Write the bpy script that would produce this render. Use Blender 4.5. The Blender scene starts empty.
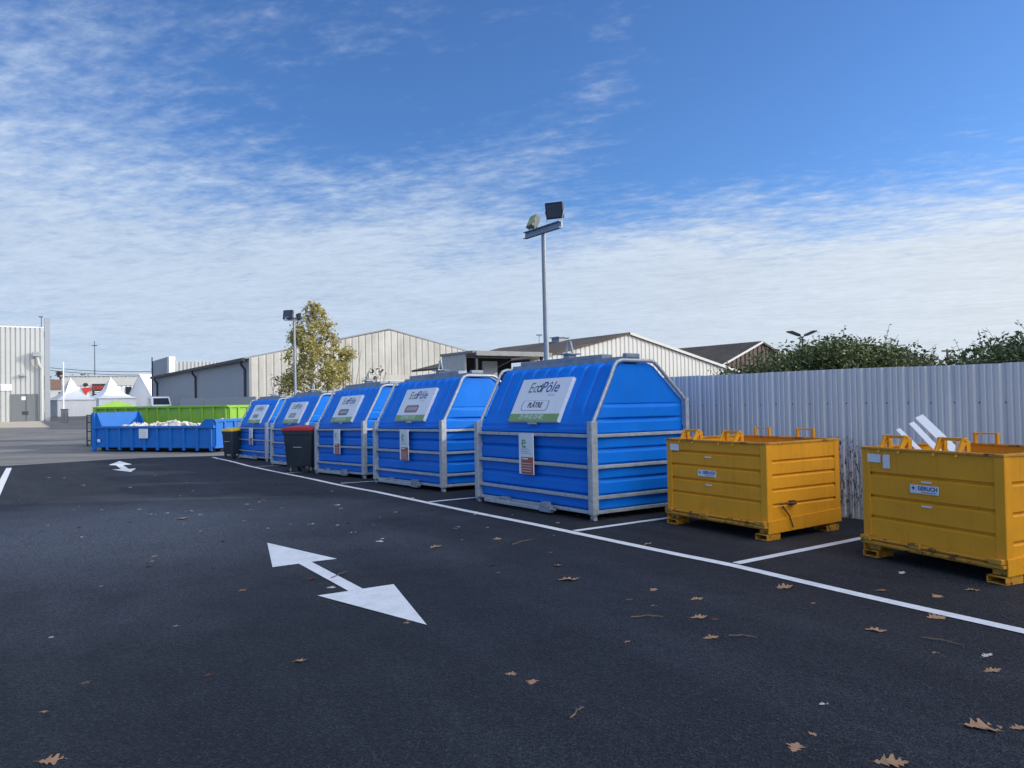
import bpy, bmesh, math, random
from mathutils import Vector, Matrix
R = math.radians
rnd = random.Random(7)
scene = bpy.context.scene
col = scene.collection

# ------------------------------------------------------------------ camera
F = 769.0; CAMH = 1.6
PITCH = math.atan(16.0 / F); ROLL = 0.018
fw = Vector((0, math.cos(PITCH), math.sin(PITCH)))
u0 = Vector((0, -math.sin(PITCH), math.cos(PITCH))); r0 = Vector((1, 0, 0))
cr = r0 * math.cos(ROLL) - u0 * math.sin(ROLL)
cu = r0 * math.sin(ROLL) + u0 * math.cos(ROLL)
cam = bpy.data.objects.new('camera', bpy.data.cameras.new('camera'))
col.objects.link(cam)
cam.data.sensor_width = 36; cam.data.lens = F / 1024 * 36
cam.data.clip_start = 0.05; cam.data.clip_end = 6000
M = Matrix.Identity(4)
for i in range(3):
    M[i][0] = cr[i]; M[i][1] = cu[i]; M[i][2] = -fw[i]
M[2][3] = CAMH
cam.matrix_world = M
scene.camera = cam
CP = Vector((0, 0, CAMH))

# the lot dips a little for drainage and rises again beyond
GZ = [(-400, 0), (10, 0), (14, -.04), (17.3, -.11), (20, -.19), (24, -.29), (28, -.35), (34, -.36), (50, -.2), (85, .15), (112, .45), (200, .6), (6000, .6)]
def gz(y):
    for (a, za), (b, zb) in zip(GZ, GZ[1:]):
        if y <= b:
            t = max(0, (y - a) / (b - a)); return za + (zb - za) * t
    return .6
def ray(x, y):
    return (fw * F + cr * (x - 512) + cu * (384 - y)).normalized()
def G(x, y, dz=0.0):                       # where a line of sight meets the ground
    d = ray(x, y); z = 0.0
    for _ in range(60):
        t = (z - CAMH) / d.z; p = CP + d * t
        z = z * .5 + (gz(p.y) + dz) * .5
    return Vector((p.x, p.y, gz(p.y) + dz))
def P(x, y, Y):
    d = ray(x, y); return CP + d * (Y / d.y)

UD = Vector((.56, -.83, 0)).normalized(); VD = Vector((.83, .56, 0)).normalized()
ROT_U = math.atan2(UD.y, UD.x); ROT_V = math.atan2(VD.y, VD.x)

# ------------------------------------------------------------------ materials
def new_mat(name):
    m = bpy.data.materials.new(name); m.use_nodes = True
    nt = m.node_tree; b = nt.nodes['Principled BSDF']
    return m, nt, b
def nd(nt, typ, **kw):
    n = nt.nodes.new(typ)
    for k, v in kw.items():
        if k.startswith('_'): setattr(n, k[1:], v)
        else: n.inputs[k.replace('__', ' ')].default_value = v
    return n
def L(nt, a, b): nt.links.new(a, b)
def mixc(nt, fac, a, b, mode='MIX'):
    n = nt.nodes.new('ShaderNodeMix'); n.data_type = 'RGBA'; n.blend_type = mode
    for i, v in ((0, fac), (6, a), (7, b)):
        if hasattr(v, 'node'): L(nt, v, n.inputs[i])
        elif isinstance(v, (int, float)): n.inputs[i].default_value = v
        else: n.inputs[i].default_value = (*v, 1)
    return n.outputs[2]
def ramp(nt, src, p0, p1, c0=(0, 0, 0), c1=(1, 1, 1)):
    r = nt.nodes.new('ShaderNodeValToRGB')
    r.color_ramp.elements[0].position = p0; r.color_ramp.elements[1].position = p1
    r.color_ramp.elements[0].color = (*c0, 1); r.color_ramp.elements[1].color = (*c1, 1)
    L(nt, src, r.inputs[0]); return r.outputs[0]
def noise(nt, vec, scale, detail=4, rough=.6, stretch=None):
    if stretch:
        mp = nt.nodes.new('ShaderNodeMapping'); mp.inputs['Scale'].default_value = stretch
        L(nt, vec, mp.inputs[0]); vec = mp.outputs[0]
    n = nt.nodes.new('ShaderNodeTexNoise'); n.inputs['Scale'].default_value = scale
    n.inputs['Detail'].default_value = detail; n.inputs['Roughness'].default_value = rough
    L(nt, vec, n.inputs[0]); return n.outputs[0]
def pm(name, c, rough=.6, metal=0.0, var=.18, scale=3.0, stretch=None, stain=None, stain_at=(.55, .75), stain_scale=4.0,
       stain_stretch=None, chips=None, chip_at=(.66, .69), streak=None, bump=0.0, bscale=60.0, spec=.5):
    m, nt, b = new_mat(name)
    oi = nt.nodes.new('ShaderNodeObjectInfo')       # every piece wears differently
    of = nt.nodes.new('ShaderNodeMath'); of.operation = 'MULTIPLY'; of.inputs[1].default_value = 41.0; L(nt, oi.outputs['Random'], of.inputs[0])
    va = nt.nodes.new('ShaderNodeVectorMath'); va.operation = 'ADD'
    L(nt, nt.nodes.new('ShaderNodeTexCoord').outputs['Object'], va.inputs[0]); L(nt, of.outputs[0], va.inputs[1]); tc = va.outputs[0]
    n = noise(nt, tc, scale, 6, .65, stretch)
    c = Vector(c)
    out = mixc(nt, ramp(nt, n, .3, .7), tuple(c * (1 - var)), tuple(c * (1 + var)))
    if stain:
        s = noise(nt, tc, stain_scale, 8, .7, stain_stretch)
        out = mixc(nt, ramp(nt, s, *stain_at), out, stain)
    if streak:
        k = noise(nt, tc, 5, 6, .7, (5, 5, .25))
        out = mixc(nt, ramp(nt, k, .54, .80, (0, 0, 0), (.6, .6, .6)), out, streak)
    if chips:
        a1 = noise(nt, tc, 26, 5, .7); a2 = noise(nt, tc, 2.1, 4, .6)
        ml = nt.nodes.new('ShaderNodeMath'); ml.operation = 'MULTIPLY_ADD'; L(nt, a2, ml.inputs[0]); ml.inputs[1].default_value = .30; ml.inputs[2].default_value = -.15
        sm_ = nt.nodes.new('ShaderNodeMath'); sm_.operation = 'ADD'; L(nt, a1, sm_.inputs[0]); L(nt, ml.outputs[0], sm_.inputs[1])
        out = mixc(nt, ramp(nt, sm_.outputs[0], *chip_at), out, chips)
    L(nt, out, b.inputs['Base Color'])
    rr = nt.nodes.new('ShaderNodeMapRange'); rr.inputs[3].default_value = max(.05, rough - .1); rr.inputs[4].default_value = min(1, rough + .1)
    L(nt, n, rr.inputs[0]); L(nt, rr.outputs[0], b.inputs['Roughness'])
    b.inputs['Metallic'].default_value = metal
    b.inputs['Specular IOR Level'].default_value = spec
    if bump:
        bn = noise(nt, tc, bscale, 3, .6)
        bp = nt.nodes.new('ShaderNodeBump'); bp.inputs['Strength'].default_value = bump; bp.inputs['Distance'].default_value = .01
        L(nt, bn, bp.inputs['Height']); L(nt, bp.outputs[0], b.inputs['Normal'])
    return m
def leafmat(name, cols, rough=.6, trans=.25):
    m, nt, b = new_mat(name)
    g = nt.nodes.new('ShaderNodeNewGeometry')
    r = nt.nodes.new('ShaderNodeValToRGB')
    while len(r.color_ramp.elements) < len(cols): r.color_ramp.elements.new(.5)
    for i, c in enumerate(cols):
        r.color_ramp.elements[i].position = i / max(1, len(cols) - 1); r.color_ramp.elements[i].color = (*c, 1)
    L(nt, g.outputs['Random Per Island'], r.inputs[0])
    L(nt, r.outputs[0], b.inputs['Base Color']); b.inputs['Roughness'].default_value = rough
    if trans:
        t = nt.nodes.new('ShaderNodeBsdfTranslucent'); L(nt, r.outputs[0], t.inputs[0])
        mx = nt.nodes.new('ShaderNodeMixShader'); mx.inputs[0].default_value = trans
        L(nt, b.outputs[0], mx.inputs[1]); L(nt, t.outputs[0], mx.inputs[2])
        L(nt, mx.outputs[0], nt.nodes['Material Output'].inputs[0])
    return m

MT = {}
MT['blue'] = pm('blue_plastic', (.0012, .165, .66), .5, spec=.2, var=.10, scale=1.6, streak=(.035, .14, .42), chips=(.09, .22, .55), chip_at=(.69, .73), stain=(.03, .19, .62), stain_at=(.58, .85), stain_scale=3, stain_stretch=(3, 3, .6), bump=.08, bscale=18)
MT['galv'] = pm('galvanised_steel', (.40, .43, .46), .5, .35, var=.22, scale=14, stain=(.26, .25, .24), stain_at=(.6, .8), stain_scale=9)
MT['galv_dark'] = pm('weathered_galvanised_sheet', (.25, .29, .35), .5, .35, var=.25, scale=6, stain=(.12, .13, .15), stain_at=(.6, .8), stain_scale=5)
MT['yellow'] = pm('yellow_paint', (.78, .325, .014), .5, spec=.3, streak=(.34, .15, .02), chips=(.13, .05, .02), chip_at=(.70, .72), var=.08, scale=2.2, stain=(.30, .15, .03), stain_at=(.66, .82), stain_scale=5, bump=.04, bscale=30)
MT['yellow_worn'] = pm('worn_yellow_paint', (.58, .26, .018), .55, var=.1, scale=4, stain=(.09, .035, .015), stain_at=(.53, .62), stain_scale=11)
MT['rust'] = pm('rusty_steel', (.10, .045, .02), .8, var=.4, scale=20)
MT['white_board'] = pm('sign_white', (.72, .74, .78), .45, var=.03)
MT['green_band'] = pm('sign_green', (.20, .34, .11), .5, var=.08)
MT['ink_blue'] = pm('ink_blue', (.02, .05, .25), .5, var=.05)
MT['ink_green'] = pm('ink_grey_green', (.14, .24, .16), .5, var=.05)
MT['ink_black'] = pm('ink_black', (.02, .02, .03), .5, var=.05)
MT['ink_grey'] = pm('ink_grey', (.42, .46, .52), .5, var=.05)
MT['white_ink'] = pm('white_ink', (.8, .82, .8), .5, var=.02)
MT['pill_red'] = pm('pill_red_brown', (.30, .15, .16), .5, var=.1)
MT['pill_brown'] = pm('pill_dark_brown', (.16, .11, .13), .5, var=.1)
MT['pill_olive'] = pm('pill_grey_olive', (.32, .33, .26), .5, var=.1)
MT['pill_grey'] = pm('pill_grey', (.30, .34, .42), .5, var=.05)
MT['red_panel'] = pm('brick_red_print', (.36, .085, .05), .5, var=.1)
MT['leaf_green'] = pm('emblem_green', (.06, .30, .06), .5, var=.05)
MT['bin_dark'] = pm('charcoal_plastic', (.022, .03, .042), .45, var=.15)
MT['lid_red'] = pm('red_plastic', (.34, .018, .016), .45, var=.08)
MT['lid_yellow'] = pm('yellow_plastic', (.62, .40, .02), .4, var=.08)
MT['rubber'] = pm('rubber', (.02, .02, .022), .8)
MT['skip_blue'] = pm('blue_skip_paint', (.004, .125, .46), .5, var=.1, scale=3, stain=(.04, .07, .16), stain_at=(.68, .85), stain_scale=4)
MT['skip_green'] = pm('green_skip_paint', (.20, .40, .035), .5, var=.08, scale=3, stain=(.16, .2, .04), stain_at=(.68, .85), stain_scale=4)
MT['rubble'] = pm('broken_concrete', (.50, .47, .43), .9, var=.35, scale=7)
MT['clad_white'] = pm('cream_cladding', (.52, .51, .475), .6, var=.05, scale=.4, stain=(.45, .42, .36), stain_at=(.6, .85), stain_scale=.8, stain_stretch=(3, 3, .3))
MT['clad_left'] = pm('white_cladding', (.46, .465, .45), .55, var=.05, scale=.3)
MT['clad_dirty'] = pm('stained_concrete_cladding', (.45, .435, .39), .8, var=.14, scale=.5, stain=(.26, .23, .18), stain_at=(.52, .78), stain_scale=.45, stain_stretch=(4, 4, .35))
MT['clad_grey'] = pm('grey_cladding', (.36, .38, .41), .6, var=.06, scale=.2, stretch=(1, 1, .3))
MT['fin_grey'] = pm('grey_panel', (.30, .32, .35), .6, var=.05)
MT['door_grey'] = pm('grey_door', (.135, .15, .16), .6, var=.06)
MT['gutter'] = pm('dark_gutter', (.03, .035, .045), .6)
MT['roof_brown'] = pm('weathered_fibre_roof', (.085, .065, .05), .9, var=.3, scale=.7, stain=(.05, .05, .03), stain_scale=2)
MT['roof_grey'] = pm('grey_roof', (.24, .24, .24), .8, var=.15)
MT['roof_moss'] = pm('mossy_roof', (.10, .10, .06), .9, var=.3, scale=.8)
MT['red_clad'] = pm('dark_red_cladding', (.055, .028, .026), .7, var=.2, scale=1)
MT['dark'] = pm('dark_interior', (.03, .035, .04), .8)
MT['tent'] = pm('tent_fabric', (.80, .80, .80), .6, var=.03, scale=.6)
MT['white_paint'] = pm('white_paint', (.78, .78, .77), .4, var=.03)
MT['glass'] = pm('dark_glass', (.02, .03, .04), .08, var=.05)
MT['pole'] = pm('pole_steel', (.27, .30, .34), .5, .3, var=.1, scale=6)
MT['lamp_black'] = pm('lamp_housing', (.018, .02, .024), .45)
MT['lamp_glass'] = pm('lamp_glass', (.06, .07, .10), .06, var=.1)
MT['lamp_old'] = pm('lamp_glass_mossy', (.40, .44, .10), .3, var=.35, scale=14)
MT['lamp_grey'] = pm('lamp_grey_housing', (.20, .21, .19), .6)
MT['bark'] = pm('bark', (.16, .13, .10), .9, var=.3, scale=5, stretch=(1, 1, .3))
MT['bark_pale'] = pm('pale_bark', (.32, .29, .25), .8, var=.3, scale=5)
MT['leaf_yellow'] = leafmat('autumn_leaves', [(.20, .19, .06), (.42, .36, .10), (.52, .44, .14), (.30, .27, .09), (.60, .53, .26)])
MT['leaf_dark'] = leafmat('evergreen_leaves', [(.03, .05, .016), (.07, .105, .03), (.11, .145, .04), (.05, .08, .024), (.17, .18, .06)], .5, .15)
MT['leaf_olive'] = leafmat('bramble_leaves', [(.04, .055, .018), (.08, .10, .03), (.13, .14, .04), (.14, .10, .035), (.05, .07, .02)], .5, .15)
MT['leaf_rust'] = leafmat('winter_crown', [(.09, .05, .035), (.14, .08, .05), (.06, .05, .04), (.10, .08, .05)])
MT['dry_leaf'] = pm('dry_oak_leaf', (.38, .215, .115), .75, var=.3, scale=22, stain=(.16, .08, .04), stain_at=(.55, .75), stain_scale=30)
MT['dry_leaf_red'] = pm('dark_red_leaf', (.14, .04, .025), .75, var=.3, scale=25)
MT['dry_leaf_pale'] = pm('pale_dry_leaf', (.60, .54, .46), .75, var=.25, scale=22)
MT['twig'] = pm('twig_wood', (.16, .11, .075), .9, var=.3, scale=30)
MT['plaster'] = pm('white_plaster_board', (.86, .86, .86), .7, var=.03)
MT['apron'] = pm('concrete', (.44, .385, .30), .9, var=.1, scale=.6)
MT['banner_black'] = pm('banner_black', (.025, .027, .03), .6)
MT['banner_red'] = pm('banner_red', (.55, .04, .03), .6)
MT['brick_roof'] = pm('red_tiles', (.17, .105, .08), .9)
MT['maroon'] = pm('maroon_paint', (.20, .035, .03), .35)
MT['warm_white'] = pm('sticker_white', (.70, .71, .74), .5, var=.06, scale=30)

def mth_r(nt, src, a, b):
    n = nt.nodes.new('ShaderNodeMapRange'); n.inputs[1].default_value = a; n.inputs[2].default_value = b
    L(nt, src, n.inputs[0]); return n.outputs[0]
def asphalt_new():
    m, nt, b = new_mat('new_asphalt')
    tc = nt.nodes.new('ShaderNodeTexCoord').outputs['Object']
    big = noise(nt, tc, .22, 5, .6); mid = noise(nt, tc, 1.6, 6, .7)
    mp = nt.nodes.new('ShaderNodeMapping'); mp.inputs['Rotation'].default_value = (0, 0, R(56)); L(nt, tc, mp.inputs[0])
    lane = noise(nt, mp.outputs[0], .9, 6, .65, (.09, 1.1, 1))       # wheel tracks and roller lanes along the bays
    v = nt.nodes.new('ShaderNodeTexVoronoi'); v.inputs['Scale'].default_value = 78; L(nt, tc, v.inputs[0])
    fine = noise(nt, tc, 120, 2, .6); clot = noise(nt, tc, 42, 3, .65)
    c = mixc(nt, ramp(nt, big, .35, .68), (.026, .028, .033), (.042, .045, .052))
    c = mixc(nt, ramp(nt, lane, .47, .66, (0, 0, 0), (.9, .9, .9)), c, (.062, .067, .077))
    c = mixc(nt, ramp(nt, lane, .30, .43, (.7, .7, .7), (0, 0, 0)), c, (.020, .0215, .026))
    c = mixc(nt, ramp(nt, mid, .45, .75, (0, 0, 0), (.55, .55, .55)), c, (.022, .024, .028))
    # one broad pale patch left of the lane: wear with sky sheen painted in
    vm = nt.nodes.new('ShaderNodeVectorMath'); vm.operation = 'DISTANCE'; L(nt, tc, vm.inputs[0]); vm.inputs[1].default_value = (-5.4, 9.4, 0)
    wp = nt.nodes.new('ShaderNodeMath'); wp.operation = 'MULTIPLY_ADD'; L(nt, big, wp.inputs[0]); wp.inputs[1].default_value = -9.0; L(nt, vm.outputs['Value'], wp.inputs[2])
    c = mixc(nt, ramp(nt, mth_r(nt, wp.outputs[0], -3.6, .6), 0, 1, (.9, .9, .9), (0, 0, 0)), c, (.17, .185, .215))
    st = nt.nodes.new('ShaderNodeMath'); st.operation = 'MULTIPLY'
    L(nt, ramp(nt, v.outputs['Color'], .55, .95), st.inputs[0]); st.inputs[1].default_value = .42
    c = mixc(nt, st.outputs[0], c, (.115, .122, .138))
    c = mixc(nt, ramp(nt, fine, .38, .58, (.95, .95, .95), (0, 0, 0)), c, (.008, .0085, .011))
    c = mixc(nt, ramp(nt, clot, .36, .50, (.75, .75, .75), (0, 0, 0)), c, (.010, .011, .0135))
    # dusty pale scuffs
    d = noise(nt, tc, 2.7, 9, .75, (1, .5, 1))
    c = mixc(nt, ramp(nt, d, .63, .80, (0, 0, 0), (.45, .45, .45)), c, (.11, .11, .115))
    L(nt, c, b.inputs['Base Color'])
    rr = nt.nodes.new('ShaderNodeMapRange'); rr.inputs[3].default_value = .62; rr.inputs[4].default_value = .85
    L(nt, mid, rr.inputs[0]); L(nt, rr.outputs[0], b.inputs['Roughness'])
    b.inputs['Specular IOR Level'].default_value = .22
    bp = nt.nodes.new('ShaderNodeBump'); bp.inputs['Strength'].default_value = .8; bp.inputs['Distance'].default_value = .008
    L(nt, v.outputs['Distance'], bp.inputs['Height'])
    bp2 = nt.nodes.new('ShaderNodeBump'); bp2.inputs['Strength'].default_value = .3; bp2.inputs['Distance'].default_value = .02
    L(nt, noise(nt, tc, 14, 6, .7), bp2.inputs['Height']); L(nt, bp.outputs[0], bp2.inputs['Normal'])
    L(nt, bp2.outputs[0], b.inputs['Normal'])
    return m
def asphalt_old():
    m, nt, b = new_mat('old_asphalt')
    tc = nt.nodes.new('ShaderNodeTexCoord').outputs['Object']
    c = mixc(nt, ramp(nt, noise(nt, tc, .25, 6, .65, (1, 2.2, 1)), .35, .68), (.125, .12, .11), (.215, .205, .188))
    c = mixc(nt, ramp(nt, noise(nt, tc, 3, 8, .75), .5, .75, (0, 0, 0), (.5, .5, .5)), c, (.08, .076, .07))
    L(nt, c, b.inputs['Base Color']); b.inputs['Roughness'].default_value = .9
    return m
def paint():
    m, nt, b = new_mat('road_paint')
    tc = nt.nodes.new('ShaderNodeTexCoord').outputs['Object']
    c = mixc(nt, ramp(nt, noise(nt, tc, 5, 8, .7), .35, .7), (.64, .65, .65), (.80, .80, .80))
    c = mixc(nt, ramp(nt, noise(nt, tc, 60, 5, .8), .56, .74, (0, 0, 0), (.75, .75, .75)), c, (.22, .23, .24))
    c = mixc(nt, ramp(nt, noise(nt, tc, 3.2, 9, .8), .56, .74, (0, 0, 0), (.5, .5, .5)), c, (.33, .34, .35))
    L(nt, c, b.inputs['Base Color']); b.inputs['Roughness'].default_value = .75
    return m
def fence_mat():
    m, nt, b = new_mat('painted_sheet')
    tc = nt.nodes.new('ShaderNodeTexCoord').outputs['Object']
    c = mixc(nt, ramp(nt, noise(nt, tc, 1.2, 5, .6, (2, 1, .4)), .3, .7), (.60, .605, .605), (.70, .70, .69))
    s = noise(nt, tc, 7, 6, .7, (4, 4, .35))
    c = mixc(nt, ramp(nt, s, .58, .76, (0, 0, 0), (.5, .5, .5)), c, (.40, .42, .42))
    # moss and peeled paint near the foot of the sheets, in patches of their own
    sp = nt.nodes.new('ShaderNodeSeparateXYZ'); L(nt, tc, sp.inputs[0])
    def win(out, a, bb, cc, dd):
        r1 = nt.nodes.new('ShaderNodeMapRange'); r1.interpolation_type = 'SMOOTHSTEP'
        r1.inputs[1].default_value = a; r1.inputs[2].default_value = bb; L(nt, out, r1.inputs[0])
        r2 = nt.nodes.new('ShaderNodeMapRange'); r2.interpolation_type = 'SMOOTHSTEP'
        r2.inputs[1].default_value = cc; r2.inputs[2].default_value = dd; r2.inputs[3].default_value = 1; r2.inputs[4].default_value = 0; L(nt, out, r2.inputs[0])
        mm = nt.nodes.new('ShaderNodeMath'); mm.operation = 'MULTIPLY'; L(nt, r1.outputs[0], mm.inputs[0]); L(nt, r2.outputs[0], mm.inputs[1]); return mm.outputs[0]
    patch = nt.nodes.new('ShaderNodeMath'); patch.operation = 'MULTIPLY'
    L(nt, win(sp.outputs[0], -.95, -.6, .15, .5), patch.inputs[0]); L(nt, win(sp.outputs[2], -.6, -.1, .9, 1.35), patch.inputs[1])
    mo = nt.nodes.new('ShaderNodeMath'); mo.operation = 'MULTIPLY_ADD'; mo.inputs[1].default_value = .285; mo.inputs[2].default_value = -.18
    L(nt, patch.outputs[0], mo.inputs[0])
    ad = nt.nodes.new('ShaderNodeMath'); ad.operation = 'ADD'
    L(nt, mo.outputs[0], ad.inputs[0]); L(nt, noise(nt, tc, 22, 7, .75, (1.6, 1.6, .55)), ad.inputs[1])
    c = mixc(nt, ramp(nt, ad.outputs[0], .62, .68), c, (.055, .065, .045))
    sk = noise(nt, tc, 55, 3, .6, (1, 1, .6))
    c = mixc(nt, ramp(nt, sk, .73, .76), c, (.10, .10, .09))
    L(nt, c, b.inputs['Base Color']); b.inputs['Roughness'].default_value = .5
    return m
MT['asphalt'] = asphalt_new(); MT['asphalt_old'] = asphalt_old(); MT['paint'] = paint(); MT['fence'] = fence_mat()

# ------------------------------------------------------------------ mesh helpers
class MB:
    def __init__(self): self.v = []; self.f = []
    def add(self, vs, fs):
        o = len(self.v); self.v += [tuple(p) for p in vs]; self.f += [tuple(i + o for i in f) for f in fs]; return self
    def bx(self, x0, x1, y0, y1, z0, z1, mtx=None):
        vs = [Vector(p) for p in ((x0, y0, z0), (x1, y0, z0), (x1, y1, z0), (x0, y1, z0), (x0, y0, z1), (x1, y0, z1), (x1, y1, z1), (x0, y1, z1))]
        if mtx: vs = [mtx @ p for p in vs]
        return self.add(vs, [(0, 3, 2, 1), (4, 5, 6, 7), (0, 1, 5, 4), (1, 2, 6, 5), (2, 3, 7, 6), (3, 0, 4, 7)])
    def bar(self, a, b, w, h, up=(0, 0, 1)):
        a = Vector(a); b = Vector(b); d = (b - a).normalized(); up = Vector(up)
        s = d.cross(up)
        if s.length < 1e-4: s = d.cross(Vector((1, 0, 0)))
        s.normalize(); t = s.cross(d)
        vs = [p + s * (sx * w / 2) + t * (sz * h / 2) for p in (a, b) for sx, sz in ((-1, -1), (1, -1), (1, 1), (-1, 1))]
        return self.add(vs, [(3, 2, 1, 0), (4, 5, 6, 7), (0, 1, 5, 4), (1, 2, 6, 5), (2, 3, 7, 6), (3, 0, 4, 7)])
    def tube(self, pts, r, n=8, r2=None):
        pts = [Vector(p) for p in pts]; k = len(pts); rings = []
        d0 = (pts[1] - pts[0]).normalized()
        s = d0.cross(Vector((0, 0, 1)))
        if s.length < 1e-3: s = d0.cross(Vector((1, 0, 0)))
        s.normalize()
        for i, p in enumerate(pts):
            d = (pts[min(i + 1, k - 1)] - pts[max(i - 1, 0)]).normalized()
            s = (s - d * s.dot(d)).normalized(); t = d.cross(s)
            rr = r if r2 is None else r + (r2 - r) * i / (k - 1)
            rings.append([p + s * (rr * math.cos(2 * math.pi * j / n)) + t * (rr * math.sin(2 * math.pi * j / n)) for j in range(n)])
        vs = [q for ring in rings for q in ring]; fs = []
        for i in range(k - 1):
            for j in range(n):
                fs.append((i * n + j, i * n + (j + 1) % n, (i + 1) * n + (j + 1) % n, (i + 1) * n + j))
        fs.append(tuple(range(n))[::-1]); fs.append(tuple((k - 1) * n + j for j in range(n)))
        return self.add(vs, fs)
    def prism(self, poly, vec):
        poly = [Vector(p) for p in poly]; vec = Vector(vec); n = len(poly)
        vs = poly + [p + vec for p in poly]
        fs = [tuple(range(n))[::-1], tuple(range(n, 2 * n))] + [(i, (i + 1) % n, n + (i + 1) % n, n + i) for i in range(n)]
        return self.add(vs, fs)
    def grid(self, rows, close=False):
        n = len(rows[0]); vs = [p for r in rows for p in r]; fs = []
        for i in range(len(rows) - 1):
            for j in range(n - 1 + (1 if close else 0)):
                fs.append((i * n + j, i * n + (j + 1) % n, (i + 1) * n + (j + 1) % n, (i + 1) * n + j))
        return self.add(vs, fs)
    def build(self, name, mat, parent=None, smooth=None, bevel=0.0, solid=0.0, weld=False, loc=None, rotz=0):
        me = bpy.data.meshes.new(name); me.from_pydata(self.v, [], self.f)
        bm = bmesh.new(); bm.from_mesh(me)
        if weld: bmesh.ops.remove_doubles(bm, verts=bm.verts, dist=1e-4)
        bmesh.ops.recalc_face_normals(bm, faces=bm.faces)
        if smooth:
            for f in bm.faces: f.smooth = True
            for e in bm.edges:
                if len(e.link_faces) == 2 and e.calc_face_angle(0) > R(smooth): e.smooth = False
        bm.to_mesh(me); bm.free()
        me.materials.append(MT[mat] if isinstance(mat, str) else mat)
        o = bpy.data.objects.new(name, me); col.objects.link(o)
        if parent: o.parent = parent
        if loc is not None: o.location = loc; o.rotation_euler = (0, 0, rotz)
        if solid:
            s = o.modifiers.new('thickness', 'SOLIDIFY'); s.thickness = solid; s.offset = 0
        if bevel:
            b = o.modifiers.new('bevel', 'BEVEL'); b.width = bevel; b.segments = 2; b.limit_method = 'ANGLE'; b.angle_limit = R(40)
        return o
def tag(o, label, cat, group=None, kind=None):
    o['label'] = label; o['category'] = cat
    if group: o['group'] = group
    if kind: o['kind'] = kind
    return o
def empty(name, loc, rotz, label, cat, group=None):
    o = bpy.data.objects.new(name, None); col.objects.link(o)
    o.empty_display_size = .2
    o.location = loc; o.rotation_euler = (0, 0, rotz)
    return tag(o, label, cat, group)
def struct(o, label=None):
    o['kind'] = 'structure'
    if label: o['label'] = label
    return o
def copy_tree(o, parent=None):
    c = o.copy(); col.objects.link(c)
    if parent: c.parent = parent
    for ch in list(o.children): copy_tree(ch, c)
    return c
def text(name, body, size, mat, parent, mtx, shear=0.0, align='CENTER', width=1.0, bold=0.0):
    cu_ = bpy.data.curves.new(name, 'FONT'); cu_.body = body; cu_.size = size; cu_.align_x = align; cu_.align_y = 'CENTER'
    cu_.shear = shear; cu_.resolution_u = 3; cu_.offset = bold
    t = bpy.data.objects.new(name, cu_); col.objects.link(t)
    dg = bpy.context.evaluated_depsgraph_get(); dg.update()
    me = bpy.data.meshes.new_from_object(t.evaluated_get(dg))
    bpy.data.objects.remove(t)
    me.transform(Matrix.Diagonal((width, 1, 1, 1))); me.transform(mtx)
    me.materials.clear(); me.materials.append(MT[mat])
    o = bpy.data.objects.new(name, me); col.objects.link(o); o.parent = parent
    return o
def frame(o, ex, ey):
    ex = Vector(ex).normalized(); ey = Vector(ey).normalized(); ez = ex.cross(ey)
    m = Matrix.Identity(4)
    for i in range(3): m[i][0] = ex[i]; m[i][1] = ey[i]; m[i][2] = ez[i]; m[i][3] = o[i]
    return m

# ------------------------------------------------------------------ ground
ys = [-300, -60, -20, 0] + [a for a, _ in GZ if a > 0] + []
ys = sorted(set(ys + [12, 22, 26, 30, 40, 60, 70, 100, 150, 400, 1000]))
mb = MB(); mb.grid([[(-3000, y, gz(y)), (0, y, gz(y)), (3000, y, gz(y))] for y in ys])
struct(mb.build('ground', 'asphalt_old'))
# new asphalt, its far edge as a shallow curve
edge = [(-60, 29.5), (-30, 25.5), (-22, 25.0)] + [tuple(G(x, y))[:2] for x, y in ((0, 466.5), (40, 464), (80, 461.5), (120, 459), (160, 457.5), (214, 456))] + [(-5, 31.5), (14, 33)]
def yb(x):
    for (a, ya), (b, yb_) in zip(edge, edge[1:]):
        if x <= b: return ya + (yb_ - ya) * max(0, (x - a) / (b - a))
    return edge[-1][1]
rows = []
xs = [-60 + i * 1.0 for i in range(75)]
yy = [-25, -5, 4, 10, 12, 14, 15.5, 17.3, 18.5, 20, 22, 24, 26, 28, 30]
for t in range(41):
    row = []
    for x in xs:
        e = yb(x); y = -25 + (e + 25) * (t / 40) ** .6
        row.append((x, y, gz(y) + .006))
    rows.append(row)
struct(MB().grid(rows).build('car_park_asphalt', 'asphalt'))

def strip(pix, w, name, label):
    """painted line along ground points, kept to the surface"""
    pts = [G(x, y, .012) for x, y in pix] if len(pix[0]) == 2 and not isinstance(pix[0], Vector) else pix
    # smooth resample
    fine = []
    n = len(pts)
    for i in range(n - 1):
        p0 = pts[max(i - 1, 0)]; p1 = pts[i]; p2 = pts[i + 1]; p3 = pts[min(i + 2, n - 1)]
        k = max(2, int((p2 - p1).length / .4))
        for j in range(k):
            t = j / k
            fine.append(.5 * ((2 * p1) + (p2 - p0) * t + (2 * p0 - 5 * p1 + 4 * p2 - p3) * t * t + (3 * p1 - p0 - 3 * p2 + p3) * t ** 3))
    fine.append(pts[-1])
    rows = []
    for i, p in enumerate(fine):
        d = fine[min(i + 1, len(fine) - 1)] - fine[max(i - 1, 0)]; d.z = 0; d.normalize()
        s = Vector((-d.y, d.x, 0)) * (w / 2)
        a, b = p + s, p - s
        rows.append([(a.x, a.y, gz(a.y) + .012), (b.x, b.y, gz(b.y) + .012)])
    o = MB().grid(rows).build(name, 'paint'); tag(o, label, 'painted line', 'white painted parking lines', 'structure'); return o
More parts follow.
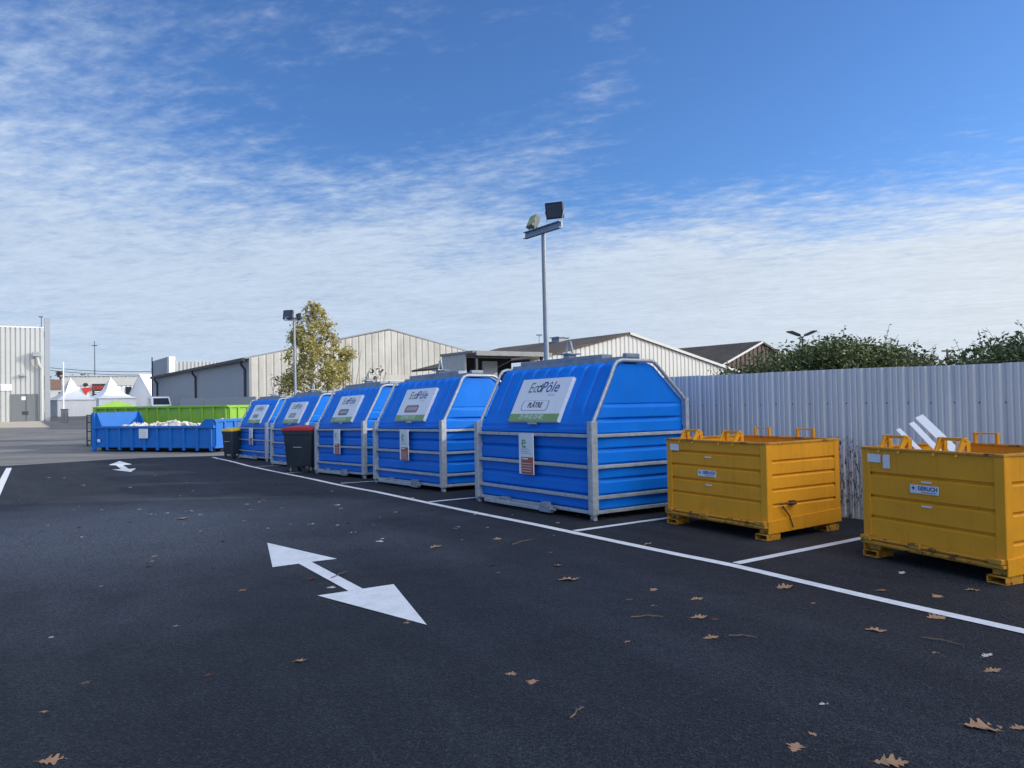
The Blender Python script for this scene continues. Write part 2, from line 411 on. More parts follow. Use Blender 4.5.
FL = [(1100, 648.5), (1024, 631), (854.5, 593.4), (732, 565), (680, 554.7), (570.5, 531.8), (478.7, 513.2), (426, 502.3), (377.5, 492), (335, 484), (290, 474.5), (256, 467.5), (232, 461.5), (213, 457.2)]
strip(FL, .115, 'edge_line', 'long curved white line running in front of all the containers')
def bay(px, py, length, label, w=.10):
    a = G(px, py) + VD * .06
    pts = [a + VD * (length * t / 6) for t in range(7)]
    strip(pts, w, 'bay_line', label)
bay(732, 565.3, 3.0, 'white bay line between the two yellow bins')
bay(571, 532.3, 3.4, 'white bay line between the first yellow bin and nearest blue container')
bay(426, 502.8, 3.2, 'white bay line between the two nearest blue containers')
bay(338, 484, 3.2, 'white bay line left of the second blue container')
bay(284, 473.5, 3.2, 'white bay line beside the red lidded bin')
bay(254, 467, 3.0, 'farthest white bay line near the last blue container')
a, b = G(9.0, 468.3), G(-31, 560)
strip([a, a.lerp(b, .33), a.lerp(b, .66), b], .15, 'bay_line', 'white line at the left edge of the new asphalt')
def decal(pix, name, label):
    pts = [G(x, y, .012) for x, y in pix]
    mb = MB(); mb.add(pts, [tuple(range(len(pts)))])
    o = mb.build(name, 'paint'); tag(o, label, 'painted arrow', 'double headed white arrows', 'structure')
decal([(267.2, 542.7), (336.9, 558.7), (311.5, 561.8), (362.9, 588.6), (393.6, 584.1), (426.8, 624.7), (317.4, 595.4), (348.6, 590.9), (298.8, 563.6), (272.5, 567.1)],
      'painted_arrow', 'large near white double headed arrow painted on dark asphalt')
decal([(119.5, 461), (132, 464.3), (122.8, 465.1), (129, 468.9), (136.3, 468.2), (131, 471.8), (111.7, 469.6), (121, 469.1), (116.2, 465.3), (108.6, 465)],
      'painted_arrow', 'small distant white double headed arrow near the blue skip')
a = [G(-60, 422), G(40, 421.6), G(50, 427.6), G(-60, 429.5)]
struct(MB().prism([p + Vector((0, 0, .0)) for p in a], (0, 0, .05)).build('concrete_apron', 'apron'), 'pale concrete apron in front of the grey door')

# ------------------------------------------------------------------ blue containers
CL, CD = 2.82, 1.78          # length, depth
RP = [.10, .29, .69, 1.10]   # rail heights
def prof():
    raw = [(.05, .10), (.05, 1.22), (.41, 1.90), (.48, 2.04), (.56, 2.08), (1.10, 2.08), (1.20, 2.03), (1.74, 1.56), (1.74, .10)]
    out = []
    for (a, b) in zip(raw, raw[1:]):
        d = math.hypot(b[0] - a[0], b[1] - a[1]); k = max(1, int(d / .016))
        for j in range(k): out.append((a[0] + (b[0] - a[0]) * j / k, a[1] + (b[1] - a[1]) * j / k))
    out.append(raw[-1])
    for _ in range(2):
        out = [out[0]] + [((out[i - 1][0] + 2 * out[i][0] + out[i + 1][0]) / 4, (out[i - 1][1] + 2 * out[i][1] + out[i + 1][1]) / 4) for i in range(1, len(out) - 1)] + [out[-1]]
    return out
PROF = prof()
def sstep(a, b, x):
    t = max(0, min(1, (x - a) / (b - a))); return t * t * (3 - 2 * t)
def hgroove(z, top):
    if z > top or z < .12: return 0
    k = (z - .12) % .2
    # panel leaning out towards its foot, sharp return underneath
    return .032 * (sstep(.0, .016, k) * (1 - sstep(.15, .19, k)))
def make_container():
    t = empty('recycling_container', (0, 0, 0), 0, 'x', 'container', 'blue recycling containers in a row')
    # shell
    nx = 150; rows = []
    n = len(PROF)
    for i, (y, z) in enumerate(PROF):
        a = PROF[max(0, i - 1)]; b = PROF[min(n - 1, i + 1)]
        ty, tz = b[0] - a[0], b[1] - a[1]; l = math.hypot(ty, tz); ny, nz = -tz / l, ty / l
        row = []
        for j in range(nx + 1):
            x = -CL / 2 + .05 + (CL - .1) * j / nx
            if z < 1.24: disp = hgroove(z, 1.2) - .012
            else:
                p = (CL - .1) / 9
                k = ((x + CL / 2 - .05) % p) / p
                w = sstep(1.36, 1.5, z) if y < .8 else sstep(1.6, 1.75, z)
                g = 1 - sstep(.02, .11, min(k, 1 - k))
                bul = math.sin(math.pi * k) ** .7
                disp = w * (-.052 * g + .02 * bul)
            row.append((x, y + ny * disp, z + nz * disp))
        rows.append(row)
    MB().grid(rows).build('body', 'blue', t, smooth=50)
    # end panels
    for s in (-1, 1):
        rows = []
        zs = [.10 + i * .01 for i in range(int(1.966 / .01) + 1)]
        def bounds(z):
            f = [p[0] for p in PROF[:n // 2 + 8] if abs(p[1] - z) < .03]; fr = None
            ya = yb2 = None
            for p, q in zip(PROF, PROF[1:]):
                if (p[1] - z) * (q[1] - z) <= 0 and p[1] != q[1]:
                    yv = p[0] + (q[0] - p[0]) * (z - p[1]) / (q[1] - p[1])
                    ya = yv if ya is None else min(ya, yv); yb2 = yv if yb2 is None else max(yb2, yv)
            return ya if ya is not None else .6, yb2 if yb2 is not None else 1.0
        for z in zs:
            a, b = bounds(min(z, 2.066))
            gr = hgroove(z, 1.52) * 1.1
            row = []
            for j in range(15):
                f = j / 14; edge_ = min(1, min(f, 1 - f) * 7)
                row.append((s * (CL / 2 - .055 + gr * edge_ + (.012 if z > 1.52 else 0) * edge_), a + (b - a) * f, z))
            rows.append(row)
        MB().grid(rows).build('end_panel', 'blue', t, smooth=50)
    MB().bx(-CL / 2 + .06, CL / 2 - .06, .06, 1.73, .09, .115).build('floor_pan', 'galv_dark', t)
    # posts
    for s in (-1, 1):
        MB().bx(s * CL / 2 - .05, s * CL / 2 + .05, -.05, .05, .085, 1.29).build('corner_post', 'galv', t, bevel=.006)
        MB().bx(s * CL / 2 - .035, s * CL / 2 + .035, 1.73, 1.80, .085, 1.59).build('corner_post', 'galv', t, bevel=.006)
    for z in RP:
        m = MB(); h = .022
        m.bx(-CL / 2 + .05, CL / 2 - .05, -.03, .03, z - h, z + h)
        m.bx(-CL / 2 + .035, CL / 2 - .035, 1.745, 1.785, z - h, z + h)
        for s in (-1, 1): m.bx(s * CL / 2 - .026, s * CL / 2 + .026, .05, 1.73, z - h, z + h)
        m.build('rail', 'galv', t, bevel=.005)
    for s in (-1, 1):
        pts = [(.02, 1.24), (.05, 1.30), (.37, 1.90), (.43, 2.03), (.48, 2.085), (.56, 2.11), (1.10, 2.11), (1.17, 2.095), (1.23, 2.05), (1.72, 1.62), (1.76, 1.56)]
        MB().tube([(s * (CL / 2 - .02), y, z) for y, z in pts], .027, 10).build('end_frame', 'galv', t, smooth=60)
    for sx in (-1, 1):
        for y in (.0, 1.74):
            x = sx * CL / 2
            c = MB(); c.bx(x - .045, x + .045, y - .045, y + .045, .072, .084); c.bx(x - .035, x - .027, y - .03, y + .03, .0, .05).bx(x + .027, x + .035, y - .03, y + .03, 0, .05)
            cs = c.build('caster', 'galv', t)
            ang = [2 * math.pi * i / 14 for i in range(14)]
            MB().prism([(x - .022, y + .042 * math.cos(a), .034 + .042 * math.sin(a)) for a in ang], (.04, 0, 0)).build('wheel', 'galv_dark', cs, smooth=40)
    # foot bar with its latch
    m = MB(); m.bx(-CL / 2 + .35, .35, -.13, -.075, .045, .10); m.bx(-CL / 2 + .35, -CL / 2 + .41, -.08, -.02, .05, .09); m.bx(.28, .34, -.08, -.02, .05, .09)
    fb = m.build('foot_bar', 'galv', t, bevel=.006)
    m = MB(); m.bx(.36, .62, -.12, -.05, .03, .13); m.bx(.42, .55, -.13, -.04, .10, .17); m.tube([(.3, -.10, .08), (.72, -.10, .08)], .018, 8)
    m.build('latch', 'galv_dark', fb, bevel=.005)
    m = MB(); m.bx(-CL / 2 + .75, -CL / 2 + .95, -.12, -.03, .09, .15); m.build('hinge', 'galv_dark', fb, bevel=.005)
    # lifting beam on the ridge
    m = MB(); m.bx(-CL / 2 + .05, CL / 2 - .02, .66, .90, 2.095, 2.17); m.bx(-CL / 2 + .25, CL / 2 - .55, .68, .88, 2.17, 2.23)
    m.bx(CL / 2 - .10, CL / 2 - .02, .655, .905, 2.09, 2.21)
    beam = m.build('lifting_beam', 'galv_dark', t, bevel=.008)
    m = MB(); m.bx(-.13, .13, .65, .91, 2.28, 2.30); m.bx(-.07, .07, .71, .85, 2.23, 2.28)
    m.tube([(-.085, .78, 2.30), (-.03, .78, 2.48), (.03, .78, 2.48), (.085, .78, 2.30)], .016, 8)
    m.build('lifting_hook', 'galv', beam, bevel=.004)
    return t
SL = Vector((0, .447, .894)); SN = Vector((0, -.894, .447))
def add_sign(t, pill, pilltext, full):
    base = Vector((.035, .085, 1.255)) + SN * .05
    W, H = 1.22, .70
    m = MB(); fr = frame(base, (1, 0, 0), SL)
    m.bx(-W / 2, W / 2, 0, H, -.03, .03, fr)
    sb = m.build('sign_board', 'white_board', t, bevel=.004)
    MB().bx(-.10, .10, -.035, 0, -.02, .012, fr).build('handle', 'galv', sb)
    MB().bx(-W / 2 + .004, W / 2 - .004, .004, .120, .030, .0325, fr).build('green_band', 'green_band', sb)
    def at(x, y, z=.034): return frame(base + Vector((x, 0, 0)) + SL * y + SN * z, (1, 0, 0), SL)
    text('lettering', '25 59 02 25 82', .095, 'white_ink', sb, at(-.06, .07), .25)
    text('lettering', 'Ec', .235, 'ink_green', sb, at(-.265, .545), .2, 'CENTER')
    text('lettering', 'Pôle', .25, 'ink_blue', sb, at(.155, .545), .2, 'CENTER')
    m = MB(); ring = []
    for i in range(17):
        a = 2 * math.pi * i / 16
        ring.append([fr @ Vector((-.095 + rr * math.cos(a), .53 + rr * math.sin(a), .034)) for rr in (.036, .056)])
    m.grid(ring); m.add([fr @ Vector(q) for q in ((-.085, .57, .0345), (-.035, .575, .0345), (-.04, .625, .0345))], [(0, 1, 2)])
    m.build('emblem', 'ink_black', sb)
    text('lettering', 'Services', .05, 'ink_grey', sb, at(.25, .425), .15)
    # rounded label plate
    pw, ph = (.66, .165) if full else (.54, .16)
    m = MB(); pts = []
    cx, cy = -.06, .255
    for k, (qx, qy) in enumerate(((1, 1), (-1, 1), (-1, -1), (1, -1))):
        for j in range(6):
            a = math.pi / 2 * (k + j / 5)
            pts.append(fr @ Vector((cx + qx * (pw / 2 - .05) + .05 * math.cos(a), cy + qy * (ph / 2 - .05) + .05 * math.sin(a), .0305)))
    m.prism(pts, SN * .003); pl = m.build('label_plate', pill, sb)
    if pilltext:
        m = MB()
        inner = [(p - (fr @ Vector((cx, cy, .0305)))) * .93 + (fr @ Vector((cx, cy, .034))) for p in pts]
        m.add(inner, [tuple(range(len(inner)))]); m.build('label_panel', 'white_board', sb)
        text('lettering', pilltext, .115, 'ink_black', sb, at(cx, cy, .0365), .15, 'CENTER', .9, .003)
    else:
        m = MB()
        for i in range(6):
            x = cx - .19 + i * .07
            m.add([fr @ Vector(q) for q in ((x, cy - .035, .0345), (x + .045, cy - .035, .0345), (x + .055, cy + .04, .0345), (x + .01, cy + .04, .0345))], [(0, 1, 2, 3)])
        m.build('label_print', 'ink_grey' if pill != 'pill_grey' else 'ink_green', sb)
    # hanging notice on the front rails
    m = MB(); m.bx(-.20, .155, -.052, -.036, .52, 1.115); npn = m.build('notice_panel', 'white_board', t)
    m = MB(); m.bx(-.14, .15, -.055, -.0525, .525, .77); m.build('lower_panel', 'red_panel', npn)
    text('lettering', 'e', .26, 'leaf_green', npn, frame(Vector((-.075, -.0545, .985)), (1, 0, 0), (0, 0, 1)), .0, 'CENTER', 1.0, .0)
    m = MB()
    for z, x1 in ((.895, .03), (.87, .08), (.845, .05), (.82, .11)): m.add([(-.14, -.0545, z), (x1, -.0545, z), (x1, -.0545, z + .009), (-.14, -.0545, z + .009)], [(0, 1, 2, 3)])
    m.build('small_print', 'ink_grey', npn)
    m = MB(); m.add([(-.12, -.0565, .735), (.03, -.0565, .735), (.03, -.0565, .757), (-.12, -.0565, .757)], [(0, 1, 2, 3)])
    for k in range(4): m.add([(-.12, -.0565, .56 + k * .038), (.12, -.0565, .56 + k * .038), (.12, -.0565, .567 + k * .038), (-.12, -.0565, .567 + k * .038)], [(0, 1, 2, 3)])
    m.build('small_print', 'warm_white', npn)
proto = make_container()
CONT = [((594.0, 521.3), (.565, -.825), 'pill_grey', 'PLÂTRE', 'nearest blue recycling container, its sign reading plâtre'),
        ((443.6, 492.2), (.575, -.818), 'pill_red', None, 'second nearest blue recycling container with a reddish plate on its sign'),
        ((364.5, 478.8), (.585, -.811), 'pill_brown', None, 'middle blue recycling container just right of the red lidded bin'),
        ((307.0, 468.3), (.60, -.80), 'pill_olive', None, 'blue recycling container half hidden behind the red lidded bin'),
        ((266.8, 461.3), (.61, -.792), 'pill_grey', None, 'farthest blue recycling container beside the yellow lidded bin')]
for i, (px, ud, pill, pt, lab) in enumerate(CONT):
    o = proto if i == 0 else copy_tree(proto)
    CONT[i] = (o,) + CONT[i]
for o, px, ud, pill, pt, lab in CONT:
    g = G(*px); ux = Vector((ud[0], ud[1], 0)).normalized()
    c = g - ux * (CL / 2)
    e0, e1 = g - ux * CL, g
    vy = Vector((-ux.y, ux.x, 0))
    ex = Vector((ux.x, ux.y, (gz(e1.y) - gz(e0.y)) / CL)).normalized()
    ey = Vector((vy.x, vy.y, (gz((g + vy * 1.7).y) - gz(g.y)) / 1.7)); ey = (ey - ex * ey.dot(ex)).normalized()
    m = frame(Vector((c.x, c.y, (gz(e0.y) + gz(e1.y)) / 2 + .008)), ex, ey)
    o.location = m.to_translation(); o.rotation_euler = m.to_euler()
    o['label'] = lab
    add_sign(o, pill, pt, bool(pt))

# ------------------------------------------------------------------ yellow tipping bins
def make_bin(loc, rotz, label, W, D, H, fg, sg, lever):
    """W along the long front, D depth, fg and sg the groove heights on front and sides"""
    t = empty('tipping_bin', loc, rotz, label, 'metal bin', 'yellow steel tipping bins')
    zb = .17
    def panel(m, o, ex, ey_out, width, grooves, inset=.075):
        # profile going up: (out, z)
        pr = [(0, zb)]
        for z in sorted(grooves): pr += [(0, z - .028), (-.026, z - .006), (-.026, z + .004), (0, z + .012)]
        pr += [(0, H)]
        for a in (0,):
            rows = []
            for out, z in pr:
                rows.append([Vector(o) + Vector(ex) * s + Vector(ey_out) * out + Vector((0, 0, z)) for s in (inset - .01, width - inset + .01)])
            m.grid(rows)
    m = MB()
    panel(m, (-W / 2, .006, 0), (1, 0, 0), (0, -1, 0), W, fg)
    panel(m, (W / 2 - .006, 0, 0), (0, 1, 0), (1, 0, 0), D, sg)
    panel(m, (-W / 2 + .006, D, 0), (0, -1, 0), (-1, 0, 0), D, sg)
    panel(m, (W / 2, D - .006, 0), (-1, 0, 0), (0, 1, 0), W, fg)
    # inner skin
    m.bx(-W / 2 + .035, W / 2 - .035, .035, D - .035, zb, zb + .02)
    for x0, x1, y0, y1 in ((-W / 2 + .033, W / 2 - .033, .033, .037), (-W / 2 + .033, W / 2 - .033, D - .037, D - .033), (-W / 2 + .033, -W / 2 + .037, .037, D - .037), (W / 2 - .037, W / 2 - .033, .037, D - .037)):
        m.bx(x0, x1, y0, y1, zb + .02, H - .002)
    m.build('body', 'yellow', t, smooth=30)
    for sx in (-1, 1):
        for y in (0, D):
            c = MB()
            xo, xi = sx * W / 2, sx * (W / 2 - .09)
            yo, yi = (0, .09) if y == 0 else (D, D - .09)
            c.bx(min(xo, xi), max(xo, xi), min(yo, yo + (.012 if y == 0 else -.012)), max(yo, yo + (.012 if y == 0 else -.012)), zb - .02, H)
            c.bx(min(xo, xo - sx * .012), max(xo, xo - sx * .012), min(yo + (.012 if y == 0 else -.012), yi), max(yo + (.012 if y == 0 else -.012), yi), zb - .02, H)
            c.build('corner_post', 'yellow', t, bevel=.004)
    m = MB()
    for x0, x1, y0, y1 in ((-W / 2 - .004, W / 2 + .004, -.008, .05), (-W / 2 - .004, W / 2 + .004, D - .05, D + .008), (-W / 2 - .004, -W / 2 + .05, .05, D - .05), (W / 2 - .05, W / 2 + .004, .05, D - .05)):
        m.bx(x0, x1, y0, y1, H - .012, H + .012)
    m.build('rim', 'yellow_worn', t, bevel=.005)
    # base: hinge bar, frame and side plates
    m = MB(); m.bx(-W / 2, W / 2 - .0, -.045, .01, .135, .162); m.tube([(-W / 2 + .0, -.025, .185), (W / 2 - .02, -.025, .185)], .016, 8)
    m.bx(-W / 2 + .02, W / 2 - .02, .02, D - .02, .11, .15)
    bf = m.build('base_frame', 'yellow_worn', t, bevel=.004)
    for x, mt in ((-W / 2 + .06, 'yellow_worn'), (-W / 2 + .42 * W, 'yellow_worn'), (W / 2 - .07, 'yellow_worn')):
        MB().bx(x - .06, x + .06, -.055, .0, .165, .212).build('hinge_lug', mt, bf, bevel=.006)
    for sx in (-1, 1):
        m = MB(); x = sx * (W / 2 + .008)
        m.prism([(x, 0, .07), (x, D, .10), (x, D, .26), (x, 0, .21)], (-sx * .014, 0, 0))
        m.build('side_plate', 'yellow', t, bevel=.003)
    for sx in (-1, 1):
        for y in (.10, D - .14):
            m = MB(); x = sx * (W / 2 - .085)
            m.bx(x - .085, x + .085, y - .12, y + .10, .0, .012).bx(x - .085, x + .085, y - .12, y + .10, .055, .067)
            m.bx(x - .085, x - .073, y - .12, y + .10, .012, .055).bx(x + .073, x + .085, y - .12, y + .10, .012, .055)
            m.bx(x - .07, x + .07, y - .06, y + .08, .067, .12)
            m.build('foot', 'yellow_worn', t, bevel=.004)
    # lifting brackets on the rim
    for x in (-W * .28, W * .13):
        m = MB()
        for s in (-1, 1):
            xx = x + s * .11
            m.prism([(xx - .012, -.02, H - .035), (xx - .012, .025, H - .03), (xx - .012, .13, H + .085), (xx - .012, .13, H + .13), (xx - .012, .085, H + .13), (xx - .012, .06, H + .09)], (.024, 0, 0))
            m.bx(xx - .012, xx + .012, .12, .17, H - .02, H + .10)
        m.bx(x - .14, x + .13, .085, .125, H + .10, H + .128)
        m.build('lifting_bracket', 'yellow', t, bevel=.004)
    for x in (-W * .20, W * .22):
        m = MB()
        for s in (-1, 1): m.bx(x + s * .115 - .014, x + s * .115 + .014, D - .05, D - .015, H, H + .12)
        m.tube([(x - .115, D - .03, H + .112), (x + .115, D - .03, H + .112)], .008, 8)
        m.build('lifting_loop', 'yellow', t, bevel=.003)
    # stickers
    m = MB(); m.bx(-W / 2 + .14 - .07, -W / 2 + .14 + .08, -.0045, -.001 + .002, H - .135, H - .055)
    m.build('sticker', 'warm_white', t)
    if not lever:
        MB().bx(-W / 2 + .25, -W / 2 + .325, -.0045, .001, H - .185, H - .055).build('sticker', 'warm_white', t)
    zc = sum(sorted(fg)[-2:]) / 2 if not lever else (sorted(fg)[1] + sorted(fg)[2]) / 2
    px0 = -W * .02 if not lever else -.10
    m = MB(); m.bx(px0 - .145, px0 + .145, -.0045, .001, zc - .038, zc + .038); st = m.build('maker_plate', 'warm_white', t)
    text('lettering', 'GERUCH', .05, 'ink_blue', st, frame(Vector((px0 + .035, -.006, zc + .008)), (1, 0, 0), (0, 0, 1)), .0, 'CENTER', 1.0, .0015)
    m = MB(); ang = [2 * math.pi * i / 8 for i in range(8)]
    m.add([(px0 - .11 + (.022 if i % 2 == 0 else .010) * math.cos(a), -.006, zc + .008 + (.022 if i % 2 == 0 else .010) * math.sin(a)) for i, a in enumerate(ang)], [tuple(range(8))])
    m.build('emblem', 'ink_blue', st)
    MB().add([(px0 - .03, -.006, zc - .028), (px0 + .12, -.006, zc - .028), (px0 + .12, -.006, zc - .022), (px0 - .03, -.006, zc - .022)], [(0, 1, 2, 3)]).build('small_print', 'red_panel', st)
    for z in sorted(fg)[1:][-2:] if not lever else [sorted(fg)[3] - .055, sorted(fg)[1] - .05]:
        MB().bx(px0 - .03, px0 + .075, -.0035, .001, z - .05 if not lever else z - .01, z - .034 if not lever else z + .006).build('sticker', 'warm_white', t)
    if lever:
        m = MB(); y = D * .30
        m.tube([(W / 2 + .02, y - .2, sg[0] + .005), (W / 2 + .05, y - .05, sg[0] + .01), (W / 2 + .06, y + .02, sg[0])], .011, 8)
        m.bx(W / 2 - .002, W / 2 + .03, y - .03, y + .05, sg[0] - .02, sg[0] + .03)
        m.tube([(W / 2 + .02, y - .16, sg[0] - .02), (W / 2 + .022, y - .05, .25), (W / 2 + .03, y, .12)], .008, 8)
        m.build('release_lever', 'rust', t)
    return t
g1 = G(768.5, 542.0); ux = Vector((.52, -.854, 0)).normalized()
BW, BD, BH = 1.58, 1.26, 1.06
c1 = g1 - ux * (BW / 2)
make_bin((c1.x, c1.y, .008), math.atan2(ux.y, ux.x), 'yellow steel tipping bin beside the nearest blue container, with nothing sticking out', BW, BD, BH,
         [.42, .59, .76, .925], [.385, .55, .71, .865], True)
g2 = G(1008, 587.0); ux2 = Vector((.40, -.916, 0)).normalized()
W2 = 1.43
c2 = g2 - ux2 * (W2 / 2)
B2 = make_bin((c2.x, c2.y, .008), math.atan2(ux2.y, ux2.x), 'yellow steel tipping bin with white strips sticking out of it', W2, BD, 1.06,
              [.40, .60, .82], [.34, .58, .83], False)
# white strips leaning out of the second bin
vx2 = Vector((-ux2.y, ux2.x, 0))
for k, (x0, x1, tipz, w, y0, lab) in enumerate(((-.29, -.97, 1.225, .045, .50, 'lowest and leftmost white plaster strip sticking out of the yellow bin'),
                                      (-.20, -.89, 1.29, .055, .60, 'middle white plaster strip of the three in the yellow bin'),
                                      (-.08, -.88, 1.35, .085, .70, 'tallest and widest white plaster strip in the yellow bin'))):
    a = c2 + ux2 * (x0 + .25) + vx2 * (y0 - .1) + Vector((0, 0, .75)); b = c2 + ux2 * (x1 + .18) + vx2 * (y0 + .1) + Vector((0, 0, tipz))
    m = MB(); m.bar(a, b, .018 if k < 2 else .03, w, vx2 * .75 + Vector((0, 0, .66)))
    tag(m.build('plaster_strip', 'plaster', bevel=.003), lab, 'plaster strip', 'white strips thrown in the bin')
m = MB(); a = c2 + ux2 * .08 + vx2 * .22
m.prism([a + Vector((0, 0, .85)), a + ux2 * .16 + Vector((0, 0, .85)), a + ux2 * .14 + Vector((0, 0, 1.10)), a + ux2 * .06 + Vector((0, 0, 1.19))], vx2 * .02)
tag(m.build('plaster_offcut', 'plaster'), 'small white offcut poking up behind the bin rim bracket', 'plaster offcut')

# ------------------------------------------------------------------ wheeled bins
def wheeled_bin(loc, rotz, label, w, d, h, lid, four):
    t = empty('wheeled_bin', loc, rotz, label, 'wheeled bin', 'dark wheeled bins with coloured lids')
    hb = h - .10; z0 = .16
    m = MB(); rows = []
    for z, k in ((z0, .80), (z0 + .05, .84), (hb - .10, .97), (hb - .095, 1.02), (hb, 1.03)):
        ring = []
        for qx, qy in ((1, 1), (-1, 1), (-1, -1), (1, -1)):
            for j in range(4):
                q = {(1, 1): 0, (-1, 1): 1, (-1, -1): 2, (1, -1): 3}[(qx, qy)]
                a = math.pi / 2 * (q + j / 3); rr = .06
                ring.append((qx * (w / 2 * k - rr) + rr * math.cos(a), qy * (d / 2 * k - rr) + rr * math.sin(a), z))
        rows.append(ring)
    m.grid(rows, close=True); n = len(rows[0]); m.f.append(tuple(range(n))[::-1])
    body = m.build('body', 'bin_dark', t, smooth=40)
    m = MB(); m.bx(-.12, .12, -d / 2 * .95 - .012, -d / 2 * .93, z0 + .42 * h, z0 + .42 * h + .012); m.build('grip', 'ink_grey', body)
    m = MB(); rows = []
    for z, k in ((hb, 1.06), (hb + .03, 1.07), (hb + .075, 1.0), (hb + .10, .7)):
        ring = []
        for q, (qx, qy) in enumerate(((1, 1), (-1, 1), (-1, -1), (1, -1))):
            for j in range(4):
                a = math.pi / 2 * (q + j / 3); rr = .07
                ring.append((qx * (w / 2 * k - rr) + rr * math.cos(a), qy * (d / 2 * k - rr) + rr * math.sin(a), z + .02 * (qy > 0)))
        rows.append(ring)
    m.grid(rows, close=True); m.f.append(tuple(range(3 * n, 4 * n))); m.f.append(tuple(range(n))[::-1])
    m.build('lid', lid, t, smooth=40)
    m = MB(); m.tube([(-w * .4, d / 2 + .06, hb - .03), (w * .4, d / 2 + .06, hb - .03)], .015, 8)
    for s in (-1, 1): m.bx(s * w * .4 - .02, s * w * .4 + .02, d / 2 - .02, d / 2 + .07, hb - .05, hb - .01)
    m.build('handle', 'bin_dark', t)
    pos = [(-1, -1), (1, -1), (-1, 1), (1, 1)] if four else [(-1, 1), (1, 1)]
    for sx, sy in pos:
        r = .085 if four else .10
        x, y = sx * w * .34, sy * d * .33
        ang = [2 * math.pi * i / 16 for i in range(16)]
        wh = MB().prism([(x - .025, y + r * math.cos(a), r + r * math.sin(a)) for a in ang], (.05, 0, 0)).build('wheel', 'rubber', t, smooth=40)
        MB().prism([(x - .028, y + r * .55 * math.cos(a), r + r * .55 * math.sin(a)) for a in ang], (.056, 0, 0)).build('rim', 'ink_grey', wh, smooth=40)
        m = MB(); m.bx(x - .04, x - .03, y - .03, y + .03, r, z0 + .02).bx(x + .03, x + .04, y - .03, y + .03, r, z0 + .02); m.build('fork', 'galv', wh)
    if not four:
        for s in (-1, 1): MB().bx(s * w * .32 - .03, s * w * .32 + .03, -d * .38, -d * .28, 0, z0 + .02).build('foot', 'bin_dark', t)
g = G(302.5, 472.8)
wheeled_bin((g.x, g.y + .25, gz(g.y)), R(-14), 'large dark wheeled bin with a red lid in front of blue containers', .86, .8, 1.2, 'lid_red', True)
g = G(231, 458.8)
wheeled_bin((g.x, g.y + .2, gz(g.y)), R(-24), 'narrow dark wheeled bin with a yellow lid by the blue skip', .50, .62, 1.10, 'lid_yellow', False)

